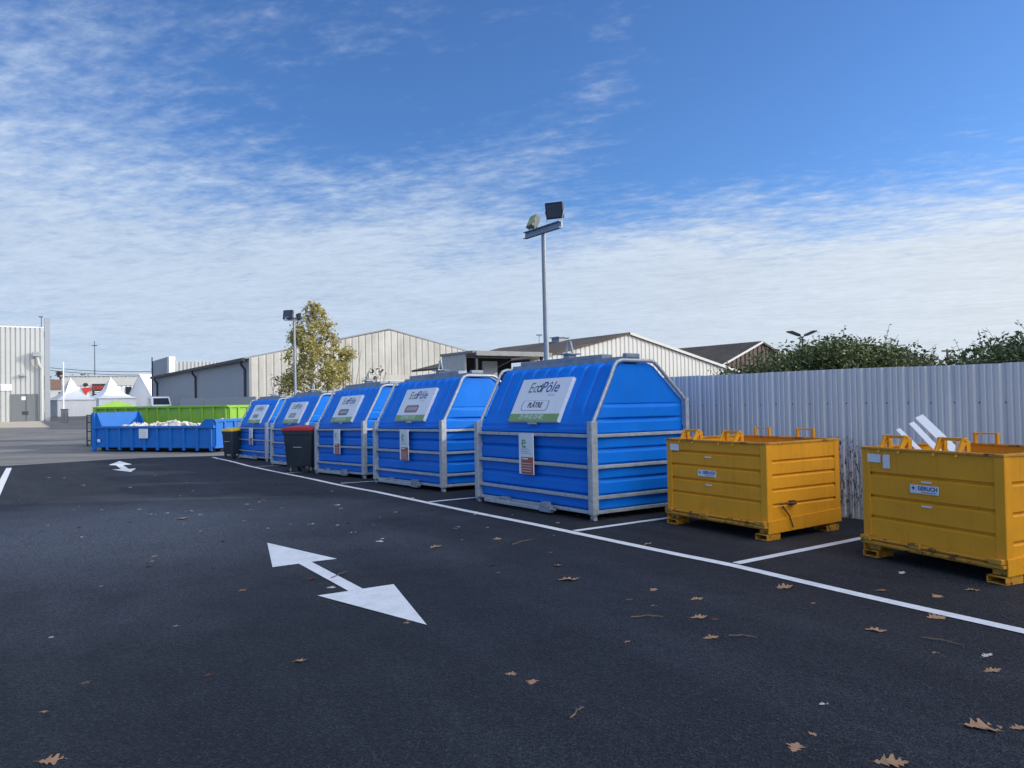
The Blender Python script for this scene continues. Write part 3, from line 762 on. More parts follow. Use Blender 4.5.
# ------------------------------------------------------------------ skips
def skip(loc, rotz, label, Ln, D, hs, he, mat, peaked, sign):
    t = empty('roll_off_skip', loc, rotz, label, 'skip', None)
    z0 = .18; m = MB()
    m.bx(0, Ln, 0, .06, z0, hs).bx(0, Ln, D - .06, D, z0, hs).bx(0, Ln, .06, D - .06, z0, z0 + .06)
    n = int(Ln / .72)
    for i in range(n + 1):
        x = .12 + (Ln - .24) * i / n
        m.prism([(x - .06, 0, z0 - .1), (x + .06, 0, z0 - .1), (x + .06, 0, hs - .1), (x - .06, 0, hs - .1)], (0, -.07, 0))
        m.prism([(x - .06, D, z0 - .1), (x + .06, D, z0 - .1), (x + .06, D, hs - .1), (x - .06, D, hs - .1)], (0, .07, 0))
    m.bx(.02, Ln - .02, -.025, -.001, z0 + .02, z0 + .10)
    m.build('body', mat, t, bevel=.006)
    m = MB(); m.bx(-.05, Ln + .05, -.085, .065, hs - .10, hs).bx(-.05, Ln + .05, D - .065, D + .085, hs - .10, hs)
    m.build('top_rail', mat, t, bevel=.01)
    # front bulkhead with sloping cheeks
    m = MB()
    if peaked: m.prism([(0, 0, z0), (0, D, z0), (0, D, hs), (0, D / 2, he), (0, 0, hs)], (.08, 0, 0))
    else: m.prism([(0, 0, z0), (0, D, z0), (0, D, he), (0, 0, he)], (.08, 0, 0))
    m.bx(-.04, .12, -.09, .03, z0 - .16, he if not peaked else hs).bx(-.04, .12, D - .03, D + .09, z0 - .16, he if not peaked else hs)
    m.build('bulkhead', mat, t, bevel=.008)
    if not peaked:
        for y in (0.0, D - .03):
            MB().prism([(.12, y, hs), (.50, y, hs), (.18, y, he), (.12, y, he)], (0, .03, 0)).build('cheek', mat, t)
        m = MB()
        hr = hs + .28
        m.prism([(Ln - .75, -.012, hs), (Ln, -.012, hs), (Ln, -.012, hr), (Ln - .45, -.012, hr)], (0, .05, 0))
        m.prism([(Ln - .75, D - .038, hs), (Ln, D - .038, hs), (Ln, D - .038, hr), (Ln - .45, D - .038, hr)], (0, .05, 0))
        m.build('cheek', mat, t)
    hd = hs + (.0 if peaked else .28)
    m = MB(); m.bx(Ln - .06, Ln + .02, .03, D - .03, z0, hd - .02)
    for y in (.10, D * .25, D * .5, D * .75, D - .10): m.bx(Ln + .02, Ln + .08, y - .05, y + .05, z0, hd - .05)
    for z in (z0 + .05, hd - .08): m.bx(Ln + .02, Ln + .075, .0, D, z - .05, z + .05)
    m.build('door', mat, t, bevel=.006)
    m = MB(); m.bx(.1, Ln - .1, .5, .62, .06, z0).bx(.1, Ln - .1, D - .62, D - .5, .06, z0); m.build('skid', 'dark', t)
    for x in (.25, Ln - .35):
        m = MB(); ang = [2 * math.pi * i / 14 for i in range(14)]
        for y in (.25, D - .40): m.prism([(x + .1 * math.cos(a), y, .10 + .1 * math.sin(a)) for a in ang], (0, .15, 0))
        m.build('roller', 'dark', t)
    if sign:
        MB().bx(Ln * .41, Ln * .41 + .5, -.105, -.09, hs - .52, hs - .12).build('notice_plate', 'warm_white', t)
        m = MB()
        for k in range(4): m.add([(Ln * .41 + .05, -.107, hs - .45 + k * .08), (Ln * .41 + .42 - .06 * (k % 2), -.107, hs - .45 + k * .08), (Ln * .41 + .42 - .06 * (k % 2), -.107, hs - .43 + k * .08), (Ln * .41 + .05, -.107, hs - .43 + k * .08)], [(0, 1, 2, 3)])
        m.build('small_print', 'ink_grey', t)
        MB().bx(.30, .45, -.074, -.06, .42, .55).build('sticker', 'warm_white', t)
    return t
a = G(94, 451.5); b = G(214, 452.8)
dv = (b - a); Ln = dv.length; rz = math.atan2(dv.y, dv.x)
skip((a.x, a.y, gz(a.y)), rz, 'low blue roll off skip full of broken rubble', Ln, 2.35, 1.12, 1.72, 'skip_blue', False, True)
# rubble
dx = dv.normalized(); dy = Vector((-dx.y, dx.x, 0)); m = MB()
def lump(m, c, r):
    n = 6; pts = []
    rot = Matrix.Rotation(rnd.uniform(0, 6.28), 3, Vector((rnd.uniform(-1, 1), rnd.uniform(-1, 1), rnd.uniform(-1, 1) + .01)).normalized())
    vs = [Vector((x, y, z)) for x in (-1, 1) for y in (-1, 1) for z in (-1, 1)]
    vs = [Vector(c) + rot @ Vector((v.x * r * rnd.uniform(.5, 1), v.y * r * rnd.uniform(.5, 1), v.z * r * rnd.uniform(.35, .7))) for v in vs]
    m.add(vs, [(0, 1, 3, 2), (4, 6, 7, 5), (0, 4, 5, 1), (2, 3, 7, 6), (0, 2, 6, 4), (1, 5, 7, 3)])
zg = gz(a.y)
for i in range(700):
    s = rnd.uniform(.9, Ln - .3); q = rnd.uniform(.15, 2.2)
    h = .80 + .38 * math.sin(math.pi * min(1, max(0, (q) / 2.3))) * (.8 + .25 * math.sin(s * 2.3) + .12 * math.sin(s * 5.1)) - .12 * (s < 1.2)
    lump(m, a + dx * s + dy * q + Vector((0, 0, h - zg * 0 + rnd.uniform(-.06, .05))), rnd.uniform(.05, .15))
o = m.build('rubble', 'rubble'); tag(o, 'heap of broken pale concrete rubble filling the blue skip', 'rubble', None, 'stuff')
# green skip standing behind it
ga = P(95, 420, 38.5); gb = P(228, 420, 35.0); ga.z = gb.z = 0
dv2 = gb - ga
skip((ga.x, ga.y, gz(ga.y)), math.atan2(dv2.y, dv2.x), 'tall green roll off skip standing behind the blue skip', dv2.length, 2.4, 1.93, 2.24, 'skip_green', True, False)

# ------------------------------------------------------------------ fence
def clad(m, x0, x1, zb, ztop, y, per, dep, prof=None, sgn=-1):
    """ribbed sheet standing in the local xz plane; ribs stick out towards sgn*y"""
    prof = prof or [(0, 0), (.10, 0), (.22, 1), (.62, 1), (.74, 0)]
    xs = []; k = 0; x = x0
    while True:
        done = False
        for f, d in prof:
            xx = x0 + (k + f) * per
            if xx > x1: done = True; break
            xs.append((xx, y + sgn * d * dep))
        if done: break
        k += 1
    xs.append((x1, y))
    zt = ztop if callable(ztop) else (lambda q: ztop)
    m.grid([[(a, b, zb if not callable(zb) else zb(a)) for a, b in xs], [(a, b, zt(a)) for a, b in xs]])
FO = Vector((4.30, 10.0, 0))
t = empty('sheet_fence', (FO.x, FO.y, 0), ROT_U, 'pale grey ribbed sheet metal fence behind the yellow bins', 'fence')
m = MB(); FP = [(0, 0), (.08, 0), (.16, 1), (.30, 1), (.33, .55), (.40, .55), (.43, 1), (.57, 1), (.60, .55), (.67, .55), (.70, 1), (.86, 1), (.94, 0)]
def fz(s): return gz(FO.y + UD.y * s)
clad(m, -24.0, 9.0, lambda s: fz(s) + .0, lambda s: fz(s) + 1.95 - .009 * max(0, s + 2.8) + .004 * math.sin(int((s + 24) / 1.08) * 2.7), 0, .27, .017, FP)
m.build('sheet', 'fence', t, solid=.004)
m = MB()
for i in range(12):
    s = -23 + i * 2.7; m.bx(s - .04, s + .04, .05, .13, fz(s), fz(s) + 1.85)
m.build('post', 'galv_dark', t)
m = MB()
for z in (.5, 1.5): m.bar((-23, .03, z + fz(-23)), (-5, .03, z), .04, .04).bar((-5, .03, z), (9, .03, z), .04, .04)
m.build('rail', 'galv_dark', t)
m = MB()
for i in range(int(33 / .27)):
    s = -24 + i * .27 + .045 * .27
    m.bx(s + .0, s + .018, -.006, .002, fz(s) + 1.47, fz(s) + 1.488)
sc = m.build('fixing_bolts', 'dark', t); sc.name = 'fixing'; sc['kind'] = 'stuff'

# ------------------------------------------------------------------ floodlight poles
def flood_pole(base, top_h, label, sc_, headings, arm, half=.40, lift=.30):
    t = empty('floodlight_pole', base, 0, label, 'floodlight', 'floodlight masts on the lot')
    MB().tube([(0, 0, 0), (-.004, 0, top_h * .5), (-.02, 0, top_h)], .062 * sc_, 12, .045 * sc_).build('pole', 'pole', t, smooth=60)
    MB().bx(-.15, .15, -.15, .15, 0, .02).build('base_plate', 'galv', t)
    ax = Vector((math.cos(arm), math.sin(arm), 0)); ay = Vector((-ax.y, ax.x, 0))
    m = MB(); fr = frame(Vector((-.02, 0, top_h)), ax, ay)
    w = half * sc_
    m.bx(-w, w, -.02, .02, -.06, .05, fr).bx(-w, w, -.07, .02, .05, .065, fr).bx(-w, w, -.07, .02, -.075, -.06, fr)
    m.build('crossbar', 'galv_dark', t)
    for s, (az, el, big, kind) in zip((-1, 1), headings):
        p = Vector((-.02, 0, top_h)) + ax * (s * w * .62) + Vector((0, 0, lift * sc_ * big))
        n = Vector((math.cos(az) * math.cos(el), math.sin(az) * math.cos(el), math.sin(el)))
        ex = Vector((-math.sin(az), math.cos(az), 0)); ey = n.cross(ex)
        fr2 = frame(p, ex, ey); hw, hh = .172 * sc_ * big, .155 * sc_ * big
        m = MB(); m.bx(-hw, hw, -hh, hh, -.05, .03, fr2); m.bx(-hw * .6, hw * .6, -hh * .7, hh * .7, -.13 * sc_, -.05, fr2)
        for k in range(5): m.bx(-hw * .9 + k * hw * .44, -hw * .9 + k * hw * .44 + .012, -hh * .9, hh * .9, -.10 * sc_, -.05, fr2)
        h = m.build('lamp_head', 'lamp_black' if kind == 0 else 'lamp_grey', t, bevel=.006)
        MB().bx(-hw * .85, hw * .85, -hh * .8, hh * .8, .03, .036, fr2).build('lens', 'lamp_glass' if kind == 0 else 'lamp_old', h)
        for q in (-1, 1): MB().bar(p + ex * (q * (hw + .015)), Vector((-.02, 0, top_h + .06)) + ax * (s * w * .62) + ex * (q * hw * .8), .03, .008).build('bracket', 'galv', h)
bp = P(547.5, 402, 15.6)
flood_pole((bp.x, bp.y, gz(bp.y)), 5.05 - gz(bp.y), 'tall near floodlight mast with two lamps rising behind the nearest container', 1.0,
           ((R(205), R(25), .85, 1), (R(-112), R(-12), 1.05, 0)), ROT_U, .62)
bp = P(295.5, 405, 29.5)
flood_pole((bp.x, bp.y, gz(bp.y)), 4.86 - gz(bp.y), 'small distant floodlight mast in front of the autumn tree', 1.0,
           ((R(-105), R(10), 1.15, 0), (R(30), R(5), .8, 0)), R(30), .36, .14)

# ------------------------------------------------------------------ buildings
def zat(px, py, Y): return P(px, py, Y).z
# long stained warehouse with a gable, grey on its shaded side
cM = P(250, 404, 62.0)
g0 = gz(62)
eave = zat(250, 358, 62.0) - g0; ridge = zat(390, 330, 68.6) - g0
t = empty('gabled_warehouse', (cM.x, cM.y, g0), ROT_V, 'long warehouse with a stained cream gable and a grey side wall', 'building')
WM = 24.6; DM = 44.0
def gab(x, w=WM, e=eave, r=ridge): return e + (r - e) * (1 - abs(x / (w / 2) - 1))
m = MB(); clad(m, 0, WM, 0, gab, 0, .62, .05, [(0, 0), (.12, 0), (.2, 1), (.9, 1)]); m.build('gable_wall', 'clad_dirty', t)
m = MB(); m.bx(10.2, WM, -.16, -.10, eave - 1.75, eave - 1.35); m.build('string_course', 'clad_dirty', t)
m = MB(); m.bx(11.0, WM - 3, -.15, -.095, 0, eave - 1.75); m.build('lower_wall', 'clad_white', t)
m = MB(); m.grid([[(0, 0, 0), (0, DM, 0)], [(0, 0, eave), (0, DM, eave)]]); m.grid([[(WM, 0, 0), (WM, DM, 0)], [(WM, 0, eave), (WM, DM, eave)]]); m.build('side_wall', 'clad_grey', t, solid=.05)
m = MB(); m.prism([(-.35, 0, eave - .08), (WM / 2, 0, ridge + .06), (WM + .35, 0, eave - .08), (WM + .35, 0, eave + .04), (WM / 2, 0, ridge + .18), (-.35, 0, eave + .04)], (0, DM, 0)); roof = m.build('roof', 'roof_grey', t)
m = MB(); m.bx(-.55, -.36, 0, DM, eave - .25, eave + .02); gt = m.build('gutter', 'gutter', t)
for y in (1.0, 19.5, 41.5):
    MB().tube([(-.42, y, eave - .2), (-.42, y, eave - .45), (-.12, y, eave - .9), (-.12, y, 0)], .11, 8).build('downpipe', 'gutter', t)
m = MB(); m.bx(-.08, -.03, 20.2, 21.6, eave - 4.6, eave - 3.7); m.build('vent', 'dark', t)
# tall grey block behind it
cB = P(169, 405, 105.0); g0 = gz(105); zt1 = zat(169, 356.5, 105) - g0; zt2 = zat(175, 361.2, 105) - g0
t = empty('clad_block', (cB.x, cB.y, g0), ROT_V, 'pale ribbed block rising behind the grey warehouse side', 'building')
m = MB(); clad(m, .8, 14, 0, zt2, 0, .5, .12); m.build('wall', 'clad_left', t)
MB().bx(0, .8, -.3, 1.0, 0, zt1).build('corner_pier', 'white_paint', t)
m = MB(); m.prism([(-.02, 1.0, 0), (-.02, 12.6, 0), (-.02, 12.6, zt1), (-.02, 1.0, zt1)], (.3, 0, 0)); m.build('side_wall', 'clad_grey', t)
MB().bx(.3, 14, .3, 16, zt2 - .5, zt2 - .3).build('roof', 'roof_grey', t)
MB().bx(-.18, -.03, 12.45, 12.6, 0, zt1 + .6).build('edge_post', 'gutter', t)
text('lettering', 'D', 3.0, 'gutter', t, frame(Vector((-.05, 7.8, zt1 - 3.6)), (0, -1, 0), (0, 0, 1)))
# white gable at the right, roof running away to the left
cR = P(630, 400, 45.0); g0 = gz(45); rg = zat(630, 334, 45.0) - g0; ev = zat(735, 371, 50.2) - g0
t = empty('gabled_shed', (cR.x, cR.y, g0), ROT_V, 'cream ribbed gable shed with a dark brown roof behind the nearest container', 'building')
w = 9.25
m = MB(); clad(m, -7, w, 0, lambda x: rg - (rg - ev) * abs(x) / w, 0, .33, .03); m.build('gable_wall', 'clad_white', t)
m = MB(); el_ = rg - (rg - ev) * 7 / w; m.prism([(-7.2, -.12, el_ - .12), (0, -.12, rg - .02), (w + .3, -.12, ev - .12), (w + .3, -.12, ev + .0), (0, -.12, rg + .10), (-7.2, -.12, el_)], (0, 14, 0)); m.build('roof', 'roof_brown', t)
m = MB(); m.prism([(0, -.15, rg + .12), (w + .32, -.15, ev + .02), (w + .32, -.15, ev - .14), (0, -.15, rg - .04)], (0, .035, 0)); m.build('verge_trim', 'clad_white', t)
m = MB(); m.bx(-.75, .05, 5.7, 6.5, rg - .3, rg + .22); m.bx(-.85, .15, 5.6, 6.6, rg + .22, rg + .28); m.build('roof_vent', 'galv_dark', t)
m = MB(); m.bx(-7, -6.9, .1, 13.6, 0, ev - .1).bx(w - .1, w, .1, 13.6, 0, ev - .1); m.build('side_wall', 'clad_grey', t)
# dark red gable farther right
cD = P(762, 396, 60.0); g0 = gz(60); rg = zat(762, 343, 60.0) - g0; ev = zat(728, 361.5, 57.8) - g0
slope = (rg - ev) / 3.9; w = 9.0
t = empty('brown_gable_shed', (cD.x, cD.y, g0), ROT_V, 'dark red gable shed with a brown roof beyond the cream shed', 'building')
m = MB(); clad(m, -w, w, 0, lambda x: rg - slope * abs(x), 0, .5, .06); m.build('gable_wall', 'red_clad', t)
m = MB(); m.prism([(-w - .2, -.2, rg - slope * w - .2), (0, -.2, rg), (w + .2, -.2, rg - slope * w - .2), (w + .2, -.2, rg - slope * w - .05), (0, -.2, rg + .15), (-w - .2, -.2, rg - slope * w - .05)], (0, 26, 0)); m.build('roof', 'roof_brown', t)
m = MB(); m.prism([(0, -.25, rg + .16), (-w - .2, -.25, rg - slope * w - .04), (-w - .2, -.25, rg - slope * w - .2), (0, -.25, rg)], (0, .04, 0)); m.build('verge_trim', 'clad_white', t)
# low mossy roof behind the shrubs
cE = P(915, 392, 42.0); g0 = gz(42); rg = zat(905, 349.5, 42.0) - g0
t = empty('mossy_roof_shed', (cE.x, cE.y, g0), ROT_V, 'low shed with a mossy olive roof half hidden by shrubs', 'building')
m = MB(); m.prism([(-7, 0, rg - 1.0), (-4.5, 0, rg + .2), (-.6, 0, rg), (2.2, 0, rg - 1.1), (2.2, 0, rg - 1.3), (-7, 0, rg - 1.3)], (0, 4, 0)); m.build('roof', 'roof_moss', t)
MB().bx(-6.7, 1.9, .2, 3.8, 0, rg - 1.2).build('wall', 'red_clad', t)
# canopy with a pale end panel
cC = P(467, 402, 38.0); g0 = gz(38); zt = zat(467, 353.3, 38.0) - g0
t = empty('canopy_shelter', (cC.x, cC.y, g0), ROT_V, 'open flat roofed canopy with a pale grey end panel', 'shelter')
m = MB(); m.bx(.0, .06, .1, 2.5, 0, zt - .03)
for k in range(9): m.bx(-.03, .0, .15 + k * .27, .22 + k * .27, 0, zt - .03)
m.build('end_panel', 'clad_left', t)
m = MB(); m.bx(-.05, 4.6, -.7, 2.6, zt - .02, zt + .10); m.build('roof', 'roof_grey', t)
m = MB(); m.bx(.1, 4.7, -.82, -.7, zt - .14, zt + .06); m.build('fascia', 'roof_grey', t)
m = MB(); m.bx(.06, 4.3, 2.4, 2.5, 0, zt - .05); m.build('back_wall', 'dark', t)
m = MB(); m.bx(1.7, 2.6, 1.2, 1.3, 0, zt - .3); m.build('partition', 'clad_grey', t)
for x in (.25, 4.2): MB().bx(x - .06, x + .06, -.6, -.48, 0, zt - .02).build('post', 'gutter', t)
# tall left building
YL = 86.0; g0 = gz(YL)
cLf = P(44.3, 405, YL); zt = zat(44, 328.3, YL) - g0
t = empty('tall_warehouse', (cLf.x, cLf.y, g0), ROT_V, 'tall white ribbed warehouse with a wide grey door at far left', 'building')
m = MB(); clad(m, -40, 0, 0, zt, 0, .46, .12, [(0, 0), (.14, 0), (.24, 1), (.9, 1)]); m.build('wall', 'clad_left', t)
MB().bx(-40, 0, -.12, .2, zt, zt + .12).build('coping', 'white_paint', t)
m = MB(); m.bx(.06, .58, -.05, .6, 0, zat(47, 317.5, YL) - g0); m.build('end_fin', 'fin_grey', t)
MB().tube([(-.25, -.2, zt + .1), (-.25, -.2, zt + 1.3)], .04, 6).build('aerial', 'gutter', t)
MB().bx(-.5, -.1, -.3, -.1, zt + 1.2, zt + 1.3).build('aerial_head', 'gutter', t)
# door width along the facade
def fx(px):           # facade coordinate under a pixel column
    d = ray(px, 400); s = (d.x * cLf.y - d.y * cLf.x) / (d.y * VD.x - d.x * VD.y); return s
dx0, dx1 = fx(11), fx(38); dh = zat(24, 394, YL - 2) - g0
dm = MB(); dm.bx(dx0, dx1, -.22, -.16, 0, dh); d_ = dm.build('door', 'door_grey', t)
MB().bx((dx0 + dx1) / 2 - .3, (dx0 + dx1) / 2 + .1, -.235, -.22, dh - .65, dh - .25).build('door_sign', 'warm_white', d_)
MB().bx(dx0 + 1.0, dx0 + 1.6, -.235, -.22, dh * .25, dh * .38).build('vent', 'gutter', d_)
MB().bx((dx0 + dx1) / 2 + .1, (dx0 + dx1) / 2 + .16, -.24, -.22, .02, dh - .02).build('door_joint', 'gutter', d_)
xp = fx(41.5); ze = zat(38, 357, YL) - g0
m = MB(); m.tube([(xp, -.35, 0), (xp, -.35, ze - 1.4), (xp - .3, -.6, ze - .9), (xp - .45, -.7, ze)], .2, 8); m.build('flue_pipe', 'clad_left', t)
m = MB(); m.bx(xp - .85, xp - .1, -1.0, -.3, ze, ze + .5); m.build('flue_cowl', 'fin_grey', t)
m = MB(); xl = fx(23); zl = zat(23, 376, YL) - g0; m.bx(xl - .25, xl + .25, -.6, -.13, zl - .1, zl + .15); m.build('wall_lamp', 'fin_grey', t)
m = MB(); xl = fx(6); zl = zat(6, 388, YL) - g0; m.bx(xl - .5, xl + .5, -.2, -.13, zl - .35, zl + .35); m.build('wall_sign', 'white_paint', t)
MB().bx(-40, .3, .4, 30, zt - .6, zt - .3).build('roof', 'roof_grey', t)

# event hall far behind the tents, with its banner
YH = 150.0; g0 = gz(YH)
hl = P(62, 405, YH); zt = zat(100, 375.5, YH) - g0
t = empty('exhibition_hall', (hl.x, hl.y, g0), R(22), 'long low white hall with a black and red banner behind the tents', 'building')
m = MB(); clad(m, 0, 22, 0, zt, 0, .8, .1); m.build('wall', 'white_paint', t)
MB().bx(-.3, 22, -.4, 12, zt, zt + .15).build('roof', 'clad_white', t)
m = MB(); m.bx(0, 22, -.2, -.12, zt - 1.9, zt - .3); m.build('parapet_band', 'clad_white', t)
bx0 = P(89, 400, YH).x - hl.x; bx1 = P(105.3, 400, YH).x - hl.x; bz1 = zat(97, 383.5, YH) - g0; bz0 = zat(97, 398.5, YH) - g0
bn = MB().bx(bx0, bx1, -.32, -.22, bz0, bz1).build('banner', 'banner_black', t)
text('lettering', 'EXPO', (bz1 - bz0) * .33, 'banner_red', bn, frame(Vector(((bx0 + bx1) / 2 - .2, -.34, bz1 - (bz1 - bz0) * .28)), (1, 0, 0), (0, 0, 1)), 0, 'CENTER', 1.05, .02)
m = MB()
for z, x1 in ((.56, .55), (.66, .82)): m.add([(bx0 + .4, -.34, bz1 - (bz1 - bz0) * z), (bx0 + (bx1 - bx0) * x1, -.34, bz1 - (bz1 - bz0) * z), (bx0 + (bx1 - bx0) * x1, -.34, bz1 - (bz1 - bz0) * (z - .055)), (bx0 + .4, -.34, bz1 - (bz1 - bz0) * (z - .055))], [(0, 1, 2, 3)])
m.build('banner_print', 'white_ink', bn)
ex0 = P(83, 390, YH).x - hl.x; ez = zat(83, 391, YH) - g0
m = MB(); ang = [2 * math.pi * i / 16 for i in range(16)]
m.prism([(ex0 + .42 * math.cos(a), -.2, ez + 1.25 + .36 * math.sin(a)) for a in ang], (0, -.1, 0)); m.build('emblem_head', 'banner_black', t)
m = MB(); m.prism([(ex0 - .8, -.2, ez + .6), (ex0 + 1.1, -.2, ez + .75), (ex0 + 1.1, -.2, ez + .2), (ex0 + .4, -.2, ez - .1), (ex0 + .1, -.2, ez - .8), (ex0 - .3, -.2, ez - .2)], (0, -.1, 0)); m.build('emblem_body', 'banner_red', t)
wx = P(119, 390, YH).x - hl.x
for k in range(3): MB().bx(wx + k * 1.5, wx + k * 1.5 + 1.1, -.2, -.12, zt - 4.2, zt - 2.2).build('window', 'glass', t)

# tents
def pagoda(px0, px1, ptop, peave, Y, label):
    a = P((px0 + px1) / 2, 405, Y); g0 = gz(Y); w = (px1 - px0) / F * Y / 2 * .92
    he = zat((px0 + px1) / 2, peave, Y) - g0; ht = zat((px0 + px1) / 2, ptop, Y) - g0
    t = empty('pagoda_tent', (a.x, a.y, g0), R(48), label, 'tent', 'white event tents')
    m = MB(); rows = []
    for k in range(9):
        f = k / 8; r = w * (1 - f) ** 1.0 * (1 - .38 * math.sin(math.pi * f)) + .05; z = he + (ht - he) * (f ** 1.15)
        rows.append([(sx * r, sy * r, z) for sx, sy in ((1, 1), (0, 1.0), (-1, 1), (-1, 0), (-1, -1), (0, -1), (1, -1), (1, 0))])
    m.grid(rows, close=True); m.build('roof', 'tent', t, smooth=30)
    MB().tube([(0, 0, ht - .1), (0, 0, ht + .3)], .06, 6).build('finial', 'white_paint', t)
    m = MB()
    c = .96 * w
    for p, q in (((-c, -c), (c, -c)), ((c, -c), (c, c)), ((c, c), (-c, c)), ((-c, c), (-c, -c))):
        n = 10; rows = [[], []]
        for i in range(n + 1):
            x = p[0] + (q[0] - p[0]) * i / n; y = p[1] + (q[1] - p[1]) * i / n; o_ = .06 * (i % 2)
            rows[0].append((x + o_ * (p[1] - q[1] != 0), y + o_ * (p[0] - q[0] != 0), 0.02)); rows[1].append((x, y, he + .02))
        m.grid(rows)
    m.build('side_curtain', 'tent', t, solid=.02)
pagoda(51, 90.5, 379, 400, 108, 'left white pagoda tent with a pointed roof and closed curtains')
pagoda(91, 131, 378.5, 398.5, 122, 'right white pagoda tent with a pointed roof before the hall')
Yt = 128.0; a = P(140, 405, Yt); g0 = gz(Yt); t = empty('gable_tent', (a.x, a.y, g0), R(-28), 'white gable ended marquee tent beside the pale block', 'tent', 'white event tents')
hr_ = zat(142, 374.5, Yt) - g0; he_ = zat(130, 397, Yt) - g0; hw_ = 2.9
m = MB(); m.prism([(-hw_, 0, 0), (hw_, 0, 0), (hw_, 0, he_), (0, 0, hr_), (-hw_, 0, he_)], (0, .05, 0)); m.build('end_curtain', 'tent', t)
m = MB(); m.prism([(-hw_ - .2, -.1, he_ - .1), (0, -.1, hr_), (hw_ + .2, -.1, he_ - .1), (hw_ + .2, -.1, he_), (0, -.1, hr_ + .1), (-hw_ - .2, -.1, he_)], (0, 10, 0)); m.build('roof', 'tent', t)
m = MB(); m.bx(-hw_, -hw_ + .05, .06, 9.9, 0, he_ - .05).bx(hw_ - .05, hw_, .06, 9.9, 0, he_ - .05); m.build('side_curtain', 'tent', t)

# vehicles behind the green skip
def vehicle(loc, rotz, name, label, cat, mat, Ln, W, pts, glass, side):
    t = empty(name, loc, rotz, label, cat)
    m = MB(); rows = []
    for y, k in ((-W / 2, .94), (-W / 2 * .9, 1), (W / 2 * .9, 1), (W / 2, .94)):
        rows.append([(x, y, .3 + (z - .3) * (k if z > 1.0 else 1)) for x, z in pts])
    m.grid(rows, close=True); n = len(pts); m.f.append(tuple(range(n))[::-1]); m.f.append(tuple(range(3 * n, 4 * n)))
    m.build('body', mat, t, smooth=40, bevel=.02)
    (x0, z0), (x1, z1) = glass
    m = MB(); m.prism([(x0 + .03, -W * .42, z0), (x0 + .03, W * .42, z0), (x1 + .03, W * .38, z1), (x1 + .03, -W * .38, z1)], (.015, 0, .008)); m.build('windscreen', 'glass', t)
    for s in (-1, 1):
        MB().prism([(x, s * (W / 2 + .004), z) for x, z in side], (0, -s * .06, 0)).build('side_window', 'glass', t)
    for x in (Ln * .2, Ln * .8):
        for s in (-1, 1):
            ang = [2 * math.pi * i / 18 for i in range(18)]
            wl = MB().prism([(x + .33 * math.cos(a), s * W / 2 * 1.0, .33 + .33 * math.sin(a)) for a in ang], (0, -s * .22, 0)).build('wheel', 'rubber', t, smooth=40)
            MB().prism([(x + .19 * math.cos(a), s * (W / 2 + .012), .33 + .19 * math.sin(a)) for a in ang], (0, -s * .03, 0)).build('rim', 'ink_grey', wl)
    for s in (-1, 1): MB().bx(Ln - .06, Ln + .01, s * W * .36 - .13, s * W * .36 + .13, .68, .86).build('headlight', 'white_board', t)
Yv = 84.0; a = P(157, 405, Yv)
vehicle((a.x, a.y, gz(Yv)), R(-58), 'white_van', 'white van parked behind the green skip', 'van', 'white_paint', 4.6, 1.9,
        [(0, .3), (4.6, .3), (4.6, 1.0), (4.3, 1.4), (3.6, 1.6), (2.7, 2.42), (2.3, 2.5), (.15, 2.5), (0, 2.3)], ((3.56, 1.66), (2.8, 2.33)), [(.9, 1.75), (3.2, 1.75), (2.6, 2.25), (1.0, 2.25)])
Yv = 62.0; a = P(131, 405, Yv)
vehicle((a.x, a.y, gz(Yv)), R(-8), 'parked_car', 'dark red car mostly hidden behind the green skip', 'car', 'maroon', 3.9, 1.7,
        [(0, .3), (3.9, .3), (3.9, .75), (3.6, .95), (2.8, 1.05), (2.2, 1.6), (.5, 1.62), (0, 1.1)], ((2.76, 1.08), (2.25, 1.55)), [(.6, 1.08), (2.4, 1.08), (2.05, 1.5), (.7, 1.5)])
# grey hoarding between skip and warehouse
a = P(180, 405, 48); b = P(256, 405, 44)
d = b - a; t = empty('panel_fence', (a.x, a.y, gz(46)), math.atan2(d.y, d.x), 'plain light grey panel hoarding behind the green skip', 'fence')
m = MB()
for k in range(3): m.bx(k * d.length / 3, (k + 1) * d.length / 3 - .03, 0, .05, .05, zat(220, 397.5, 46) - gz(46))
m.build('panel', 'fin_grey', t)
m = MB()
for k in range(4): m.bx(k * d.length / 3 - .05, k * d.length / 3 + .02, -.03, -.005, 0, 2.0)
m.build('post', 'galv_dark', t)

# flagpole with a grey cabinet, mast, wires
Yp = 84.0; a = P(63.5, 405, Yp); t = empty('flag_pole', (a.x, a.y, gz(Yp)), 0, 'slim white flagpole by the left tent', 'flagpole')
MB().tube([(0, 0, 0), (0, 0, zat(63.5, 363, Yp) - gz(Yp))], .09, 8, .06).build('pole', 'white_paint', t, smooth=60)
MB().tube([(0, 0, zat(63.5, 363, Yp) - gz(Yp)), (0, 0, zat(63.5, 362, Yp) - gz(Yp))], .12, 8, .04).build('finial', 'white_paint', t)
Yp = 80.0; a = P(64.5, 405, Yp); t = empty('utility_cabinet', (a.x, a.y, gz(Yp)), R(20), 'dark grey cabinet standing at the foot of the flagpole', 'cabinet')
h = zat(64.5, 409, Yp) - gz(Yp); MB().bx(-.3, .3, -.25, .25, 0, h - .08).build('body', 'door_grey', t, bevel=.02); MB().bx(-.34, .34, -.29, .29, h - .08, h).build('lid', 'gutter', t)
MB().bx(-.02, .02, -.27, -.25, .2, h - .2).build('door_seam', 'gutter', t)
Yp = 230.0; a = P(95, 405, Yp); t = empty('aerial_mast', (a.x, a.y, gz(Yp)), 0, 'thin dark aerial mast rising above the distant hall', 'mast')
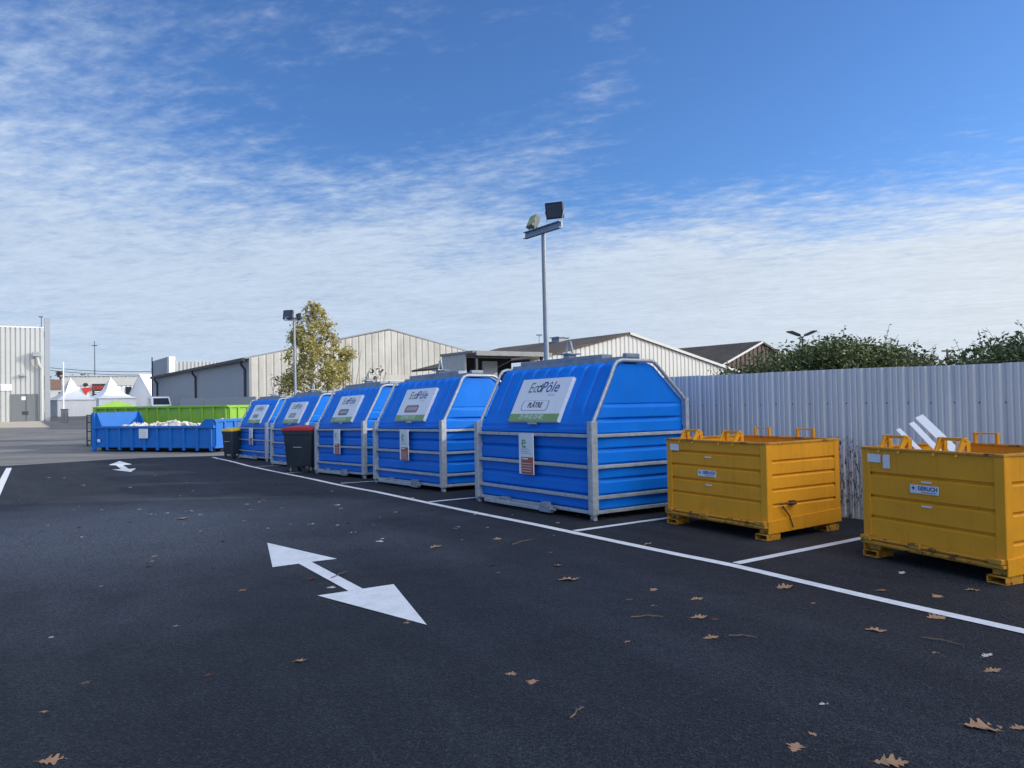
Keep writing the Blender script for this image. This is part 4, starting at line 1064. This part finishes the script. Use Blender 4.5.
hh_ = zat(95, 341, Yp) - .6; MB().tube([(0, 0, 0), (0, 0, hh_ * .6), (0, 0, hh_)], .16, 6, .08).build('pole', 'gutter', t)
MB().bx(-.8, .8, -.05, .05, hh_ * .93, hh_ * .94).build('antenna', 'gutter', t)
for k, (y0, y1, lab) in enumerate(((366.5, 370.5, 'upper overhead cable crossing the sky above the tents'), (369, 374, 'lower overhead cable crossing the sky above the tents'))):
    p, q = P(30, y0 - 1, 140), P(175, y1, 140)
    pts = [p.lerp(q, i / 12) - Vector((0, 0, .6 * 4 * (i / 12) * (1 - i / 12))) for i in range(13)]
    tag(MB().tube(pts, .05, 5).build('overhead_cable', 'gutter'), lab, 'cable', 'overhead cables')
# black bin stack left of the skip, red roofed house
a = P(92.6, 405, 38.0); t = empty('dark_trolley', (a.x, a.y, gz(40)), R(10), 'dark upright trolley frame left of the blue skip', 'trolley')
m = MB()
for x in (-.16, .16):
    for y in (-.3, .3): m.bx(x - .025, x + .025, y - .025, y + .025, .1, 1.55)
m.build('frame', 'gutter', t)
for z in (.25, .7, 1.15, 1.5): MB().bx(-.17, .17, -.31, .31, z, z + .05).build('shelf', 'dark', t)
m = MB(); 
for x in (-.14, .14):
    for y in (-.28, .28): m.prism([(x - .02, y + .06 * math.cos(k * .6283), .06 + .06 * math.sin(k * .6283)) for k in range(10)], (.04, 0, 0))
m.build('wheels', 'rubber', t).name = 'wheel'
Yp = 190.0; a = P(54, 405, Yp); t = empty('tiled_house', (a.x, a.y, gz(Yp)), R(25), 'distant house with a red tiled roof among brown trees', 'house')
h1 = zat(54, 388, Yp) - .6; h2 = zat(54, 379, Yp) - .6
MB().bx(-4, 4, 0, 7, 0, h1).build('wall', 'clad_white', t); MB().prism([(-4.5, -.4, h1 - .2), (-4.5, 7.4, h1 - .2), (-4.5, 3.5, h2)], (9, 0, 0)).build('roof', 'brick_roof', t)
for k in (-2, 1): MB().bx(k, k + 1.2, -.06, .02, h1 - 2.4, h1 - 1).build('window', 'glass', t)

# street lamp with two flat heads above the shrubs
Yp = 40.0; a = P(804, 405, Yp); t = empty('street_lamp', (a.x, a.y, gz(Yp)), 0, 'twin headed dark street lamp peeking above the shrubs', 'street lamp')
h = zat(804, 336.5, Yp) - gz(Yp)
MB().tube([(0, 0, 0), (0, 0, h)], .06, 8, .045).build('pole', 'gutter', t)
for s in (-1, 1):
    m = MB(); m.prism([(s * .12, -.18, h + .0), (s * .75, -.14, h + .24), (s * .78, -.10, h + .30), (s * .55, -.16, h + .30), (s * .14, -.18, h + .12)], (0, .34, 0))
    hd = m.build('lamp_head', 'lamp_black', t, bevel=.02)
    MB().bar((s * .1, 0, h + .03), (0, 0, h - .1), .04, .04).build('arm', 'gutter', t)
    MB().bar((s * .25, 0, h + .035), (s * .6, 0, h + .175), .22, .01, (0, 0, 1)).build('lens', 'lamp_glass', hd)
# utility pole seen far right, thin pole left of the big mast
Yp = 70.0; a = P(948.5, 392, Yp); t = empty('utility_pole', (a.x, a.y, gz(Yp)), 0, 'distant wooden utility pole in the gap between the shrubs', 'utility pole')
h = zat(948.5, 349, Yp) - gz(Yp); MB().tube([(0, 0, 0), (0, 0, h)], .13, 8, .1).build('pole', 'bark', t); MB().bx(-.5, .5, -.05, .05, h - .25, h - .1).build('crossarm', 'bark', t)
Yp = 90.0; a = P(540.3, 392, Yp); t = empty('slim_lamp_post', (a.x, a.y, gz(Yp)), 0, 'very thin distant lamp post left of the near floodlight mast', 'lamp post')
h = zat(540.3, 335.5, Yp) - gz(Yp); MB().tube([(0, 0, 0), (0, 0, h)], .07, 6, .05).build('pole', 'pole', t); MB().bx(-.35, .35, -.2, .2, h, h + .12).build('lamp_head', 'pole', t)

# ------------------------------------------------------------------ out of view to the right: tall building added to shade the bays
t = empty('added_shade_building', (25.5, 15.5, 0), R(-90), 'tall unseen building added beyond the fence to shade the bays', 'building')
m = MB(); clad(m, 0, 44, 0, 12.6, 0, .5, .06); m.build('wall', 'clad_grey', t)
MB().bx(0, 44, .2, 20, 12.3, 12.5).build('roof', 'roof_grey', t)
MB().bx(-.06, 0, .0, 20, 0, 12.6).build('side_wall', 'clad_grey', t)

# ------------------------------------------------------------------ vegetation
def leaves(m, blobs, n, size, r_, flat=0.0, shell=.55, elong=1.5):
    tot = sum(b[3] * b[4] * b[5] for b in blobs)
    for (cx, cy, cz, rx, ry, rz) in blobs:
        k = int(n * rx * ry * rz / tot)
        for _ in range(k):
            d = Vector((r_.gauss(0, 1), r_.gauss(0, 1), r_.gauss(0, 1))).normalized()
            q = r_.random() ** shell * (1 + .18 * math.sin(7 * d.x + 3 * cz) * math.sin(6 * d.z + cx) + r_.gauss(0, .06))
            p = Vector((cx + d.x * rx * q, cy + d.y * ry * q, cz + d.z * rz * q))
            s = size * r_.uniform(.6, 1.3)
            a = Vector((r_.gauss(0, 1), r_.gauss(0, 1), r_.gauss(0, .7))).normalized()
            b = a.cross(Vector((r_.gauss(0, 1), r_.gauss(0, 1), r_.gauss(0, 1)))).normalized()
            c = a.cross(b) * .12
            m.add([p - a * s * elong * .5, p + b * s * .35 + c * s, p + a * s * elong * .5, p - b * s * .35 + c * s], [(0, 1, 2, 3)])
def branches(m, base, h, n, spread, r_, r0=.1, up=.5):
    for i in range(n):
        f = .25 + .7 * i / n; a = r_.uniform(0, 6.28); ln = spread * (1.1 - f) * r_.uniform(.6, 1.2) + .3
        p0 = Vector(base) + Vector((0, 0, h * f)); d = Vector((math.cos(a), math.sin(a), up + r_.uniform(-.1, .4))).normalized()
        p1 = p0 + d * ln * .5 + Vector((r_.gauss(0, .1), r_.gauss(0, .1), 0)); p2 = p0 + d * ln + Vector((0, 0, .15 * ln))
        m.tube([p0, p1, p2], r0 * (1.1 - f), 5, r0 * .15)
r1 = random.Random(11)
# autumn tree in front of the warehouse
Yt = 46.0; a = P(312, 405, Yt); g0 = gz(Yt); H = zat(326, 302.5, Yt) - g0
t = empty('autumn_tree', (a.x, a.y, g0), 0, 'tall slender tree with yellow olive autumn leaves', 'tree')
m = MB(); m.tube([(0, 0, 0), (.05, 0, H * .35), (-.05, .05, H * .7), (0, 0, H * .97)], .13, 8, .02); branches(m, (0, 0, 0), H, 40, 2.2, r1, .055, .9); m.build('trunk', 'bark_pale', t)
m = MB(); bl = []
for i in range(120):
    f = r1.random() ** .8; z = H * (.26 + .72 * f); rr = (1.95 * (1 - f) ** .5 + .10)
    aa = r1.uniform(0, 6.28); q = rr * math.sqrt(r1.random())
    s = r1.uniform(.32, .62) * (1.1 - .45 * f); bl.append((q * math.cos(aa) + .12, q * math.sin(aa), z, s, s, s * 1.25))
leaves(m, bl, 8600, .145, r1, shell=.95); m.build('crown', 'leaf_yellow', t)
def shrub(px, Y, H, W, label, mat, n, seed, grp=None):
    rr = random.Random(seed); a = P(px, 405, Y); t = empty('autumn_shrub', (a.x, a.y, gz(Y)), 0, label, 'shrub', grp)
    m = MB(); 
    for k in range(7):
        x, y = rr.uniform(-.2, .2), rr.uniform(-.2, .2); m.tube([(x, y, 0), (x * 3, y * 3, H * .5), (x * 5, y * 4, H * rr.uniform(.75, .98))], .04, 5, .01)
    m.build('stem', 'bark', t)
    bl = []
    for i in range(26):
        f = rr.random(); z = H * (.3 + .65 * f); q = W * (1 - f * .7) * rr.random(); aa = rr.uniform(0, 6.28); s = rr.uniform(.22, .45)
        bl.append((q * math.cos(aa), q * math.sin(aa), z, s, s, s))
    m = MB(); leaves(m, bl, n, .13, rr, shell=.8); m.build('crown', mat, t)
shrub(346, 47, zat(346, 347, 47) + .2, 1.7, 'yellowing shrub to the right of the autumn tree', 'leaf_yellow', 1700, 5)
shrub(283, 47, zat(283, 373, 47) + .2, 1.3, 'sparse brown shrub to the left of the autumn tree', 'leaf_rust', 420, 6)
shrub(375, 47, zat(375, 366, 47) + .2, 1.4, 'bare twiggy shrub before the stained gable wall', 'leaf_rust', 260, 9)
# evergreen shrubs beyond the fence
def hedge(name, pix, Y, label, mat, n, seed, sprigs):
    rr = random.Random(seed); cxp = sum(p[0] for p in pix) / len(pix); a = P(cxp, 400, Y)
    t = empty(name, (a.x, a.y, gz(Y)), 0, label, 'shrub', 'overgrown shrubs behind the fence')
    bl = []; m2 = MB()
    for px, py in pix:
        q = P(px, py, Y); top = q.z - gz(Y)
        x = q.x - a.x
        for k in range(5):
            rz = rr.uniform(.35, .6); yy_ = rr.uniform(-.9, .9)
            z = max(.4, top - rz * 1.05 - (k > 1) * rr.uniform(.2, 1.2))
            bl.append((x + rr.uniform(-.35, .35), yy_, z, rr.uniform(.4, .75), rr.uniform(.5, .8), rz))
        for k in range(sprigs):
            d = Vector((rr.uniform(-.5, .5), rr.uniform(-.4, .4), 1)).normalized(); b0 = Vector((x + rr.uniform(-.5, .5), rr.uniform(-.6, .6), top - .7))
            L_ = rr.uniform(.4, 1.0); tip = b0 + d * L_ + Vector((d.x * .3, 0, -.08))
            m2.tube([b0, b0 + d * L_ * .6, tip], .008, 4, .003)
            for j in range(12):
                f = rr.uniform(.35, 1); s = rr.uniform(.035, .07); c = b0.lerp(tip, f)
                aa = Vector((rr.gauss(0, 1), rr.gauss(0, 1), rr.gauss(0, .5))).normalized(); bb = aa.cross(Vector((0, rr.gauss(0, 1), 1))).normalized()
                m2.add([c, c + aa * s * .6 + bb * s * .3, c + aa * s * 1.2, c + aa * s * .6 - bb * s * .3], [(0, 1, 2, 3)])
        m3 = None
    m = MB(); leaves(m, bl, int(n * 1.5), .068, rr, shell=.5); m.v += []
    o_ = len(m.v); m.v += m2.v; m.f += [tuple(i + o_ for i in f) for f in m2.f]
    m.build('crown', mat, t)
    m = MB()
    for px, py in pix[::2]:
        q = P(px, py, Y); m.tube([(q.x - a.x, 0, 0), (q.x - a.x + rr.uniform(-.3, .3), rr.uniform(-.3, .3), (q.z - gz(Y)) * .5), (q.x - a.x, .1, (q.z - gz(Y)) * .85)], .05, 6, .02)
    m.build('stem', 'bark', t)
hedge('evergreen_shrub', [(735, 366), (752, 362), (768, 356), (782, 347), (797, 339), (812, 338), (828, 334), (844, 334), (860, 335), (876, 338), (892, 343), (906, 349)], 17.0,
      'large dark evergreen shrub bulging above the middle of the fence', 'leaf_dark', 17000, 21, 5)
hedge('bramble_shrub', [(905, 352), (918, 356), (930, 357), (942, 358), (955, 352)], 15.0, 'low olive bramble patch in the dip between the shrubs', 'leaf_olive', 3800, 22, 4)
hedge('evergreen_shrub', [(966, 343), (978, 345), (990, 341), (1002, 336), (1014, 333), (1028, 330), (1045, 327), (1065, 325)], 13.0,
      'dark evergreen shrub above the fence at the right edge', 'leaf_dark', 9000, 23, 5)
# winter trees on the skyline
for i, (px, py, w, mat) in enumerate(((52, 371, 1.5, 'leaf_rust'), (60, 368.5, 1.4, 'leaf_rust'), (68, 371.5, 1.2, 'leaf_rust'), (75, 372.5, .8, 'leaf_dark'), (87, 371, 1.3, 'leaf_rust'), (94, 373, .7, 'leaf_dark'),
                                      (107, 372.5, 1.1, 'leaf_rust'), (113, 372.5, .7, 'leaf_dark'), (120, 373, .8, 'leaf_dark'), (146, 372, 1.1, 'leaf_rust'))):
    Y = 215.0; rr = random.Random(100 + i); a = P(px, 405, Y); H = zat(px, py, Y) - gz(Y)
    t = empty('distant_tree', (a.x, a.y, gz(Y)), 0, 'distant rust brown tree on the skyline beyond the hall' if mat == 'leaf_rust' else 'distant dark evergreen tree on the skyline beyond the hall', 'tree',
              'brown trees on the skyline' if mat == 'leaf_rust' else 'dark trees on the skyline')
    m = MB(); m.tube([(0, 0, 0), (0, 0, H * .8)], .2, 6, .05); m.build('trunk', 'bark', t)
    bl = [(rr.uniform(-1, 1) * w * 1.4, rr.uniform(-1, 1), H * rr.uniform(.45, .88), w * rr.uniform(.5, .9), 1.2, w * rr.uniform(.5, .9)) for _ in range(9)]
    m = MB(); leaves(m, bl, 900, .5, rr, shell=.6); m.build('crown', mat, t)

# ------------------------------------------------------------------ fallen leaves and twigs
HALF = [(0, .006), (.16, .01), (.2, .07), (.26, .15), (.30, .075), (.36, .14), (.42, .27), (.47, .30), (.46, .13), (.54, .16), (.62, .30), (.69, .33), (.66, .12), (.74, .15), (.83, .23), (.84, .09), (.92, .10), (1, 0)]
def leaf_mesh(seed, curl, slim):
    rr = random.Random(seed); vs = []; fs = []
    n = len(HALF); jit = [(rr.uniform(-.015, .015), rr.uniform(.8, 1.2)) for _ in HALF]
    ph = rr.uniform(0, 6)
    def hgt(x, y): return .03 + curl * (y * y * .75 + .05 * math.sin(x * 6 + ph) ** 2 + .35 * max(0, x - .7) ** 1.5)
    for side in (1, -1):
        o = len(vs)
        for i, (x, y) in enumerate(HALF):
            yy_ = y * jit[i][1] * side * slim
            vs.append((x - .5, yy_, hgt(x, yy_)))
            vs.append((x - .5, 0, hgt(x, 0)))
        for i in range(n - 1): fs.append((o + 2 * i, o + 2 * i + 2, o + 2 * i + 3, o + 2 * i + 1))
    m = MB(); m.add(vs, fs); return m
lv = []
for k, (mt, cu_, sl) in enumerate((('dry_leaf', .45, 1.0), ('dry_leaf', .9, .8), ('dry_leaf', .3, 1.15), ('dry_leaf_pale', .6, .9), ('dry_leaf_red', .8, 1.1))):
    o = leaf_mesh(50 + k, cu_, sl).build('oak_leaf', mt, weld=True, smooth=70); lv.append(o)
used = set()
def put_leaf(kind, px, py, wpx, rot, label):
    g = G(px, py, .012); o = lv[kind]
    if kind in used: o = o.copy(); col.objects.link(o)
    used.add(kind)
    s = wpx / F * g.y
    o.location = (g.x, g.y, g.z - .008); o.rotation_euler = (rnd.uniform(-.12, .12), rnd.uniform(-.12, .12), rot); o.scale = (s, s, s)
    tag(o, label, 'leaf', 'fallen oak leaves on the asphalt')
SMALL = 'small brown oak leaf scattered on the dark asphalt'
LF = [(0, 980, 726, 44, .05, 'largest tan oak leaf near the bottom right corner'), (2, 1018, 727, 24, .2, 'tan oak leaf cut off by the right edge of the view'),
      (0, 888.5, 761.5, 38, -.1, 'tan oak leaf at the bottom edge, right of the broad one'), (2, 795, 747, 24, .9, 'broad tan oak leaf near the bottom, left of the bottom edge leaf'),
      (1, 814, 733.5, 12, 2.2, None), (3, 823, 703, 14, .3, None), (1, 990.5, 670.3, 21, .0, None), (3, 986, 655, 17, .5, None), (1, 873.7, 629.8, 24, -.25, 'narrow tan leaf just below the white edge line at right'),
      (1, 934.7, 652, 10, .3, None), (0, 934.7, 617, 24, .1, 'tan oak leaf lying across the white edge line at right'), (1, 971, 589.7, 17, .0, None), (2, 936.5, 596, 16, .6, None), (2, 879, 589.7, 15, -.5, None),
      (3, 901.6, 572.5, 13, .8, None), (0, 782, 587, 22, .1, 'tan oak leaf just below the line between the yellow bins'), (1, 812.6, 602.6, 7, .2, None), (2, 709.7, 637, 20, .3, 'curled tan oak leaf on the middle right asphalt below the yellow bins'),
      (1, 697.4, 617, 20, -.2, None), (1, 695.7, 598.7, 16, .1, None), (4, 715, 619, 12, .4, None), (2, 510.5, 673, 16, .2, 'left leaf of the pair at bottom centre'), (2, 532, 681.5, 18, 1.2, 'right leaf of the pair at bottom centre'),
      (1, 626.7, 641, 9, .5, None), (1, 628.6, 599, 9, .1, None), (2, 653, 589.4, 12, .8, None), (1, 653, 605, 8, .4, None), (1, 566.8, 579.7, 26, .05, 'long narrow leaf cluster in the middle of the asphalt'),
      (1, 556, 565.5, 15, .0, None), (2, 496.7, 538.5, 11, .6, None), (0, 433.7, 547, 17, .3, 'pale curled oak leaf to the right of the near arrow'), (1, 550, 552, 6, .2, None), (3, 379, 541, 10, .1, None),
      (4, 348, 523, 9, .1, None), (1, 647, 543.7, 11, .2, None), (1, 405.6, 622.4, 10, .0, None), (3, 408, 619.5, 6, .7, None), (0, 50.6, 760, 30, .15, 'large tan oak leaf in the bottom left corner'), (4, 208, 674.5, 12, .4, 'dark red curled leaf on the left foreground asphalt'),
      (1, 298, 660.6, 19, .1, 'narrow tan leaf on the asphalt below the near arrow'), (1, 43, 711, 12, .1, None), (3, 176, 625.4, 9, .5, None), (3, 50, 636.7, 9, .2, None), (1, 241.7, 590, 10, .5, None), (1, 100, 586, 8, .1, None),
      (0, 154, 556, 9, .9, None), (4, 149, 566, 9, .3, None), (2, 152, 561, 7, 1.9, None), (0, 180, 518.8, 16, .1, 'rust brown leaf clump on the asphalt left of centre'), (2, 185, 517.5, 8, .8, None), (3, 189, 511.3, 13, .05, 'pale leaf just above the rust brown leaf clump'),
      (1, 204, 541, 9, .4, None), (4, 311, 578.5, 12, .5, 'dark red leaf beside the shaft of the near arrow'), (3, 330.6, 587, 11, .1, None), (3, 150, 514, 8, .0, None), (3, 139, 509, 6, .2, None), (3, 243.6, 520.5, 6, .0, None), (3, 247, 504, 5, .1, None),
      (3, 311, 524, 10, .2, None), (3, 337, 505, 8, .2, None), (1, 8, 524, 6, .1, None), (3, 17, 500.5, 7, .0, None), (3, 78, 506, 6, .0, None), (4, 80, 540, 5, .3, None), (4, 130, 522, 7, .1, None), (4, 223, 541, 8, .1, None),
      (3, 278, 484, 6, .0, None), (3, 289, 495, 5, .1, None), (3, 83, 485, 5, .0, None), (3, 64, 478, 4, .0, None), (1, 395, 512, 6, .2, None), (1, 455, 528, 6, .3, None), (4, 490, 565, 9, .1, None), (1, 498, 572, 6, .2, None)]
for k, px, py, w, rot, lab in LF: put_leaf(k, px, py, w, rot + rnd.uniform(-.2, .2), lab or SMALL)
r3 = random.Random(3)
for i in range(80):
    px = r3.uniform(20, 640); py = r3.uniform(474, 545)
    put_leaf(r3.choice((3, 3, 3, 1, 4)), px, py, r3.uniform(3, 6.5), r3.uniform(0, 6.28), SMALL)
def twig(p, q, label):
    a = G(*p, .014); b = G(*q, .014); c = a.lerp(b, .5) + Vector((0, .015, .008)); d = a.lerp(b, .66)
    m = MB(); m.tube([a, a.lerp(b, .3) + Vector((.004, 0, .004)), c, b], .0055, 6, .003)
    e = d + (b - a) * .16 + Vector((.0, .03, .006)); m.tube([d, e], .003, 5, .0015)
    tag(m.build('twig', 'twig'), label, 'twig', 'twigs fallen on the asphalt')
twig((570, 718), (584, 707), 'short pale twig at the bottom centre of the asphalt')
twig((631, 617), (663, 616.5), 'straight twig lying level on the middle right asphalt')
twig((729, 635.5), (757, 637.5), 'dark twig on the asphalt below the left yellow bin')
twig((922, 637.5), (962, 645), 'long thin dark twig near the right edge')
twig((512, 544.5), (532, 539.5), 'slanting twig on the asphalt before the nearest blue container')
twig((331, 578), (347, 571.5), 'pale twig beside the shaft of the near arrow')
twig((82, 684), (89, 683), 'tiny dark twig on the left foreground asphalt')

# ------------------------------------------------------------------ light and sky
SEL, SAZ = R(20), R(4)
sd = Vector((math.cos(SEL) * math.cos(SAZ), math.cos(SEL) * math.sin(SAZ), math.sin(SEL)))
sun = bpy.data.lights.new('sun', 'SUN'); sun.energy = 3.5; sun.angle = R(.5); sun.color = (1.0, .91, .77)
so = bpy.data.objects.new('sun', sun); col.objects.link(so); so.rotation_euler = sd.to_track_quat('Z', 'Y').to_euler()
w = bpy.data.worlds.new('World'); scene.world = w; w.use_nodes = True
nt = w.node_tree; bg = nt.nodes['Background']; bg.inputs[1].default_value = .12
sky = nt.nodes.new('ShaderNodeTexSky'); sky.sky_type = 'NISHITA'; sky.sun_disc = False
sky.sun_elevation = SEL; sky.sun_rotation = R(90) - SAZ; sky.air_density = 1.0; sky.dust_density = .6; sky.ozone_density = 2.0; sky.altitude = 50
tc = nt.nodes.new('ShaderNodeTexCoord').outputs['Generated']
sp = nt.nodes.new('ShaderNodeSeparateXYZ'); L(nt, tc, sp.inputs[0])
def mth(op, a, b=None, c=None, clamp=False):
    n = nt.nodes.new('ShaderNodeMath'); n.operation = op; n.use_clamp = clamp
    for i, v in enumerate((a, b, c)):
        if v is None: continue
        if hasattr(v, 'node'): L(nt, v, n.inputs[i])
        else: n.inputs[i].default_value = v
    return n.outputs[0]
X, Y_, Z_ = sp.outputs
zc = mth('ADD', mth('MAXIMUM', Z_, 0.0), .045)
cx_ = mth('DIVIDE', X, zc); cy_ = mth('DIVIDE', Y_, zc)
cb = nt.nodes.new('ShaderNodeCombineXYZ'); L(nt, cx_, cb.inputs[0]); L(nt, cy_, cb.inputs[1])
pv = cb.outputs[0]
az = mth('ARCTAN2', X, Y_); el = mth('ARCSINE', Z_)
wob = mth('MULTIPLY', mth('SUBTRACT', noise(nt, pv, .8, 4, .6), .5), .22)
azw = mth('ADD', az, wob); elw = mth('ADD', el, mth('MULTIPLY', wob, .5))
def blob(px, py, sx, sy, ang, amp):
    """soft cloud bank at a bearing and height, angles in radians"""
    a0 = math.atan((px - 512) / F); e0 = math.atan((400 - .018 * (px - 512) - py) / F * math.cos(a0))
    da = mth('SUBTRACT', azw, a0); de = mth('SUBTRACT', elw, e0)
    ca, sa = math.cos(ang), math.sin(ang)
    u_ = mth('DIVIDE', mth('ADD', mth('MULTIPLY', da, ca), mth('MULTIPLY', de, sa)), sx / F)
    v_ = mth('DIVIDE', mth('SUBTRACT', mth('MULTIPLY', de, ca), mth('MULTIPLY', da, sa)), sy / F)
    return mth('MULTIPLY', mth('EXPONENT', mth('MULTIPLY', mth('ADD', mth('MULTIPLY', u_, u_), mth('MULTIPLY', v_, v_)), -1.0)), amp)
cov = None
for b_ in ((40, 230, 330, 100, -.12, .74), (-20, 50, 230, 50, .15, .16), (330, 280, 300, 80, .0, .6), (490, 175, 190, 40, .38, .46), (615, 68, 48, 24, .7, .26), (850, 80, 280, 95, .0, -.32), (345, 120, 130, 45, -.35, -.2), (630, 5, 50, 14, .2, .35),
           (620, 280, 260, 66, .0, .72), (900, 285, 330, 82, .05, 1.15), (300, 15, 260, 30, .1, .30), (512, 370, 900, 66, .0, .78), (-500, 250, 500, 200, 0, .7), (1500, 250, 400, 120, 0, .7)):
    v = blob(*b_); cov = v if cov is None else mth('ADD', cov, v)
# bright cloud added out of view, right and behind the camera, as fill light
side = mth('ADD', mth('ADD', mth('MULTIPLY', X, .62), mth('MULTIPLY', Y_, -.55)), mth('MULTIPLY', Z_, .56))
def sm(src, a, b):
    n = nt.nodes.new('ShaderNodeMapRange'); n.interpolation_type = 'SMOOTHSTEP'; n.inputs[1].default_value = a; n.inputs[2].default_value = b
    L(nt, src, n.inputs[0]); return n
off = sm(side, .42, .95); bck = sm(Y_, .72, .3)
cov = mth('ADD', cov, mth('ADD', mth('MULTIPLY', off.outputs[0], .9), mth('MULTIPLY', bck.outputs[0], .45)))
mr = nt.nodes.new('ShaderNodeMapping'); mr.inputs['Rotation'].default_value = (0, 0, R(24)); L(nt, pv, mr.inputs[0]); pr_ = mr.outputs[0]
rip = noise(nt, pr_, 5.6, 5, .62, (1.0, 1.6, 1)); big = noise(nt, pv, 1.1, 5, .6, (1, 1.2, 1)); fin = noise(nt, pr_, 15, 4, .6, (1.0, 1.4, 1))
tex = mth('ADD', mth('ADD', mth('MULTIPLY', rip, .55), mth('MULTIPLY', big, .5)), mth('MULTIPLY', fin, .32))   # ~ .63 mean
dens = mth('ADD', cov, mth('MULTIPLY', mth('SUBTRACT', tex, .675), 2.5))
al = nt.nodes.new('ShaderNodeMapRange'); al.interpolation_type = 'SMOOTHSTEP'; al.inputs[1].default_value = .12; al.inputs[2].default_value = 1.75; al.inputs[3].default_value = 0; al.inputs[4].default_value = .97
L(nt, dens, al.inputs[0])
hz = nt.nodes.new('ShaderNodeMapRange'); hz.inputs[1].default_value = -.05; hz.inputs[2].default_value = .75; L(nt, X, hz.inputs[0])
ccol = mixc(nt, hz.outputs[0], (4.7, 5.65, 7.0), (6.5, 6.95, 7.4))
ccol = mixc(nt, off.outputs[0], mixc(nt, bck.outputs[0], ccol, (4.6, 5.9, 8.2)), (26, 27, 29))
shade = nt.nodes.new('ShaderNodeMapRange'); shade.inputs[1].default_value = .5; shade.inputs[2].default_value = .9; shade.inputs[3].default_value = .89; shade.inputs[4].default_value = 1.1
L(nt, tex, shade.inputs[0])
sv = nt.nodes.new('ShaderNodeVectorMath'); sv.operation = 'SCALE'; L(nt, ccol, sv.inputs[0]); L(nt, shade.outputs[0], sv.inputs['Scale']); ccol = sv.outputs[0]
skyc = mixc(nt, 1.0, sky.outputs[0], (.62, .96, 1.48), 'MULTIPLY')
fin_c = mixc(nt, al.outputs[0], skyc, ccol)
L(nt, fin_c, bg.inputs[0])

scene.view_settings.view_transform = 'Standard'; scene.view_settings.look = 'None'
scene.view_settings.gamma = 1; scene.view_settings.exposure = 0.0; scene.view_settings.use_curve_mapping = False
scene.render.engine = 'CYCLES'
scene.cycles.use_denoising = True
scene.cycles.max_bounces = 6; scene.cycles.diffuse_bounces = 3; scene.cycles.glossy_bounces = 3
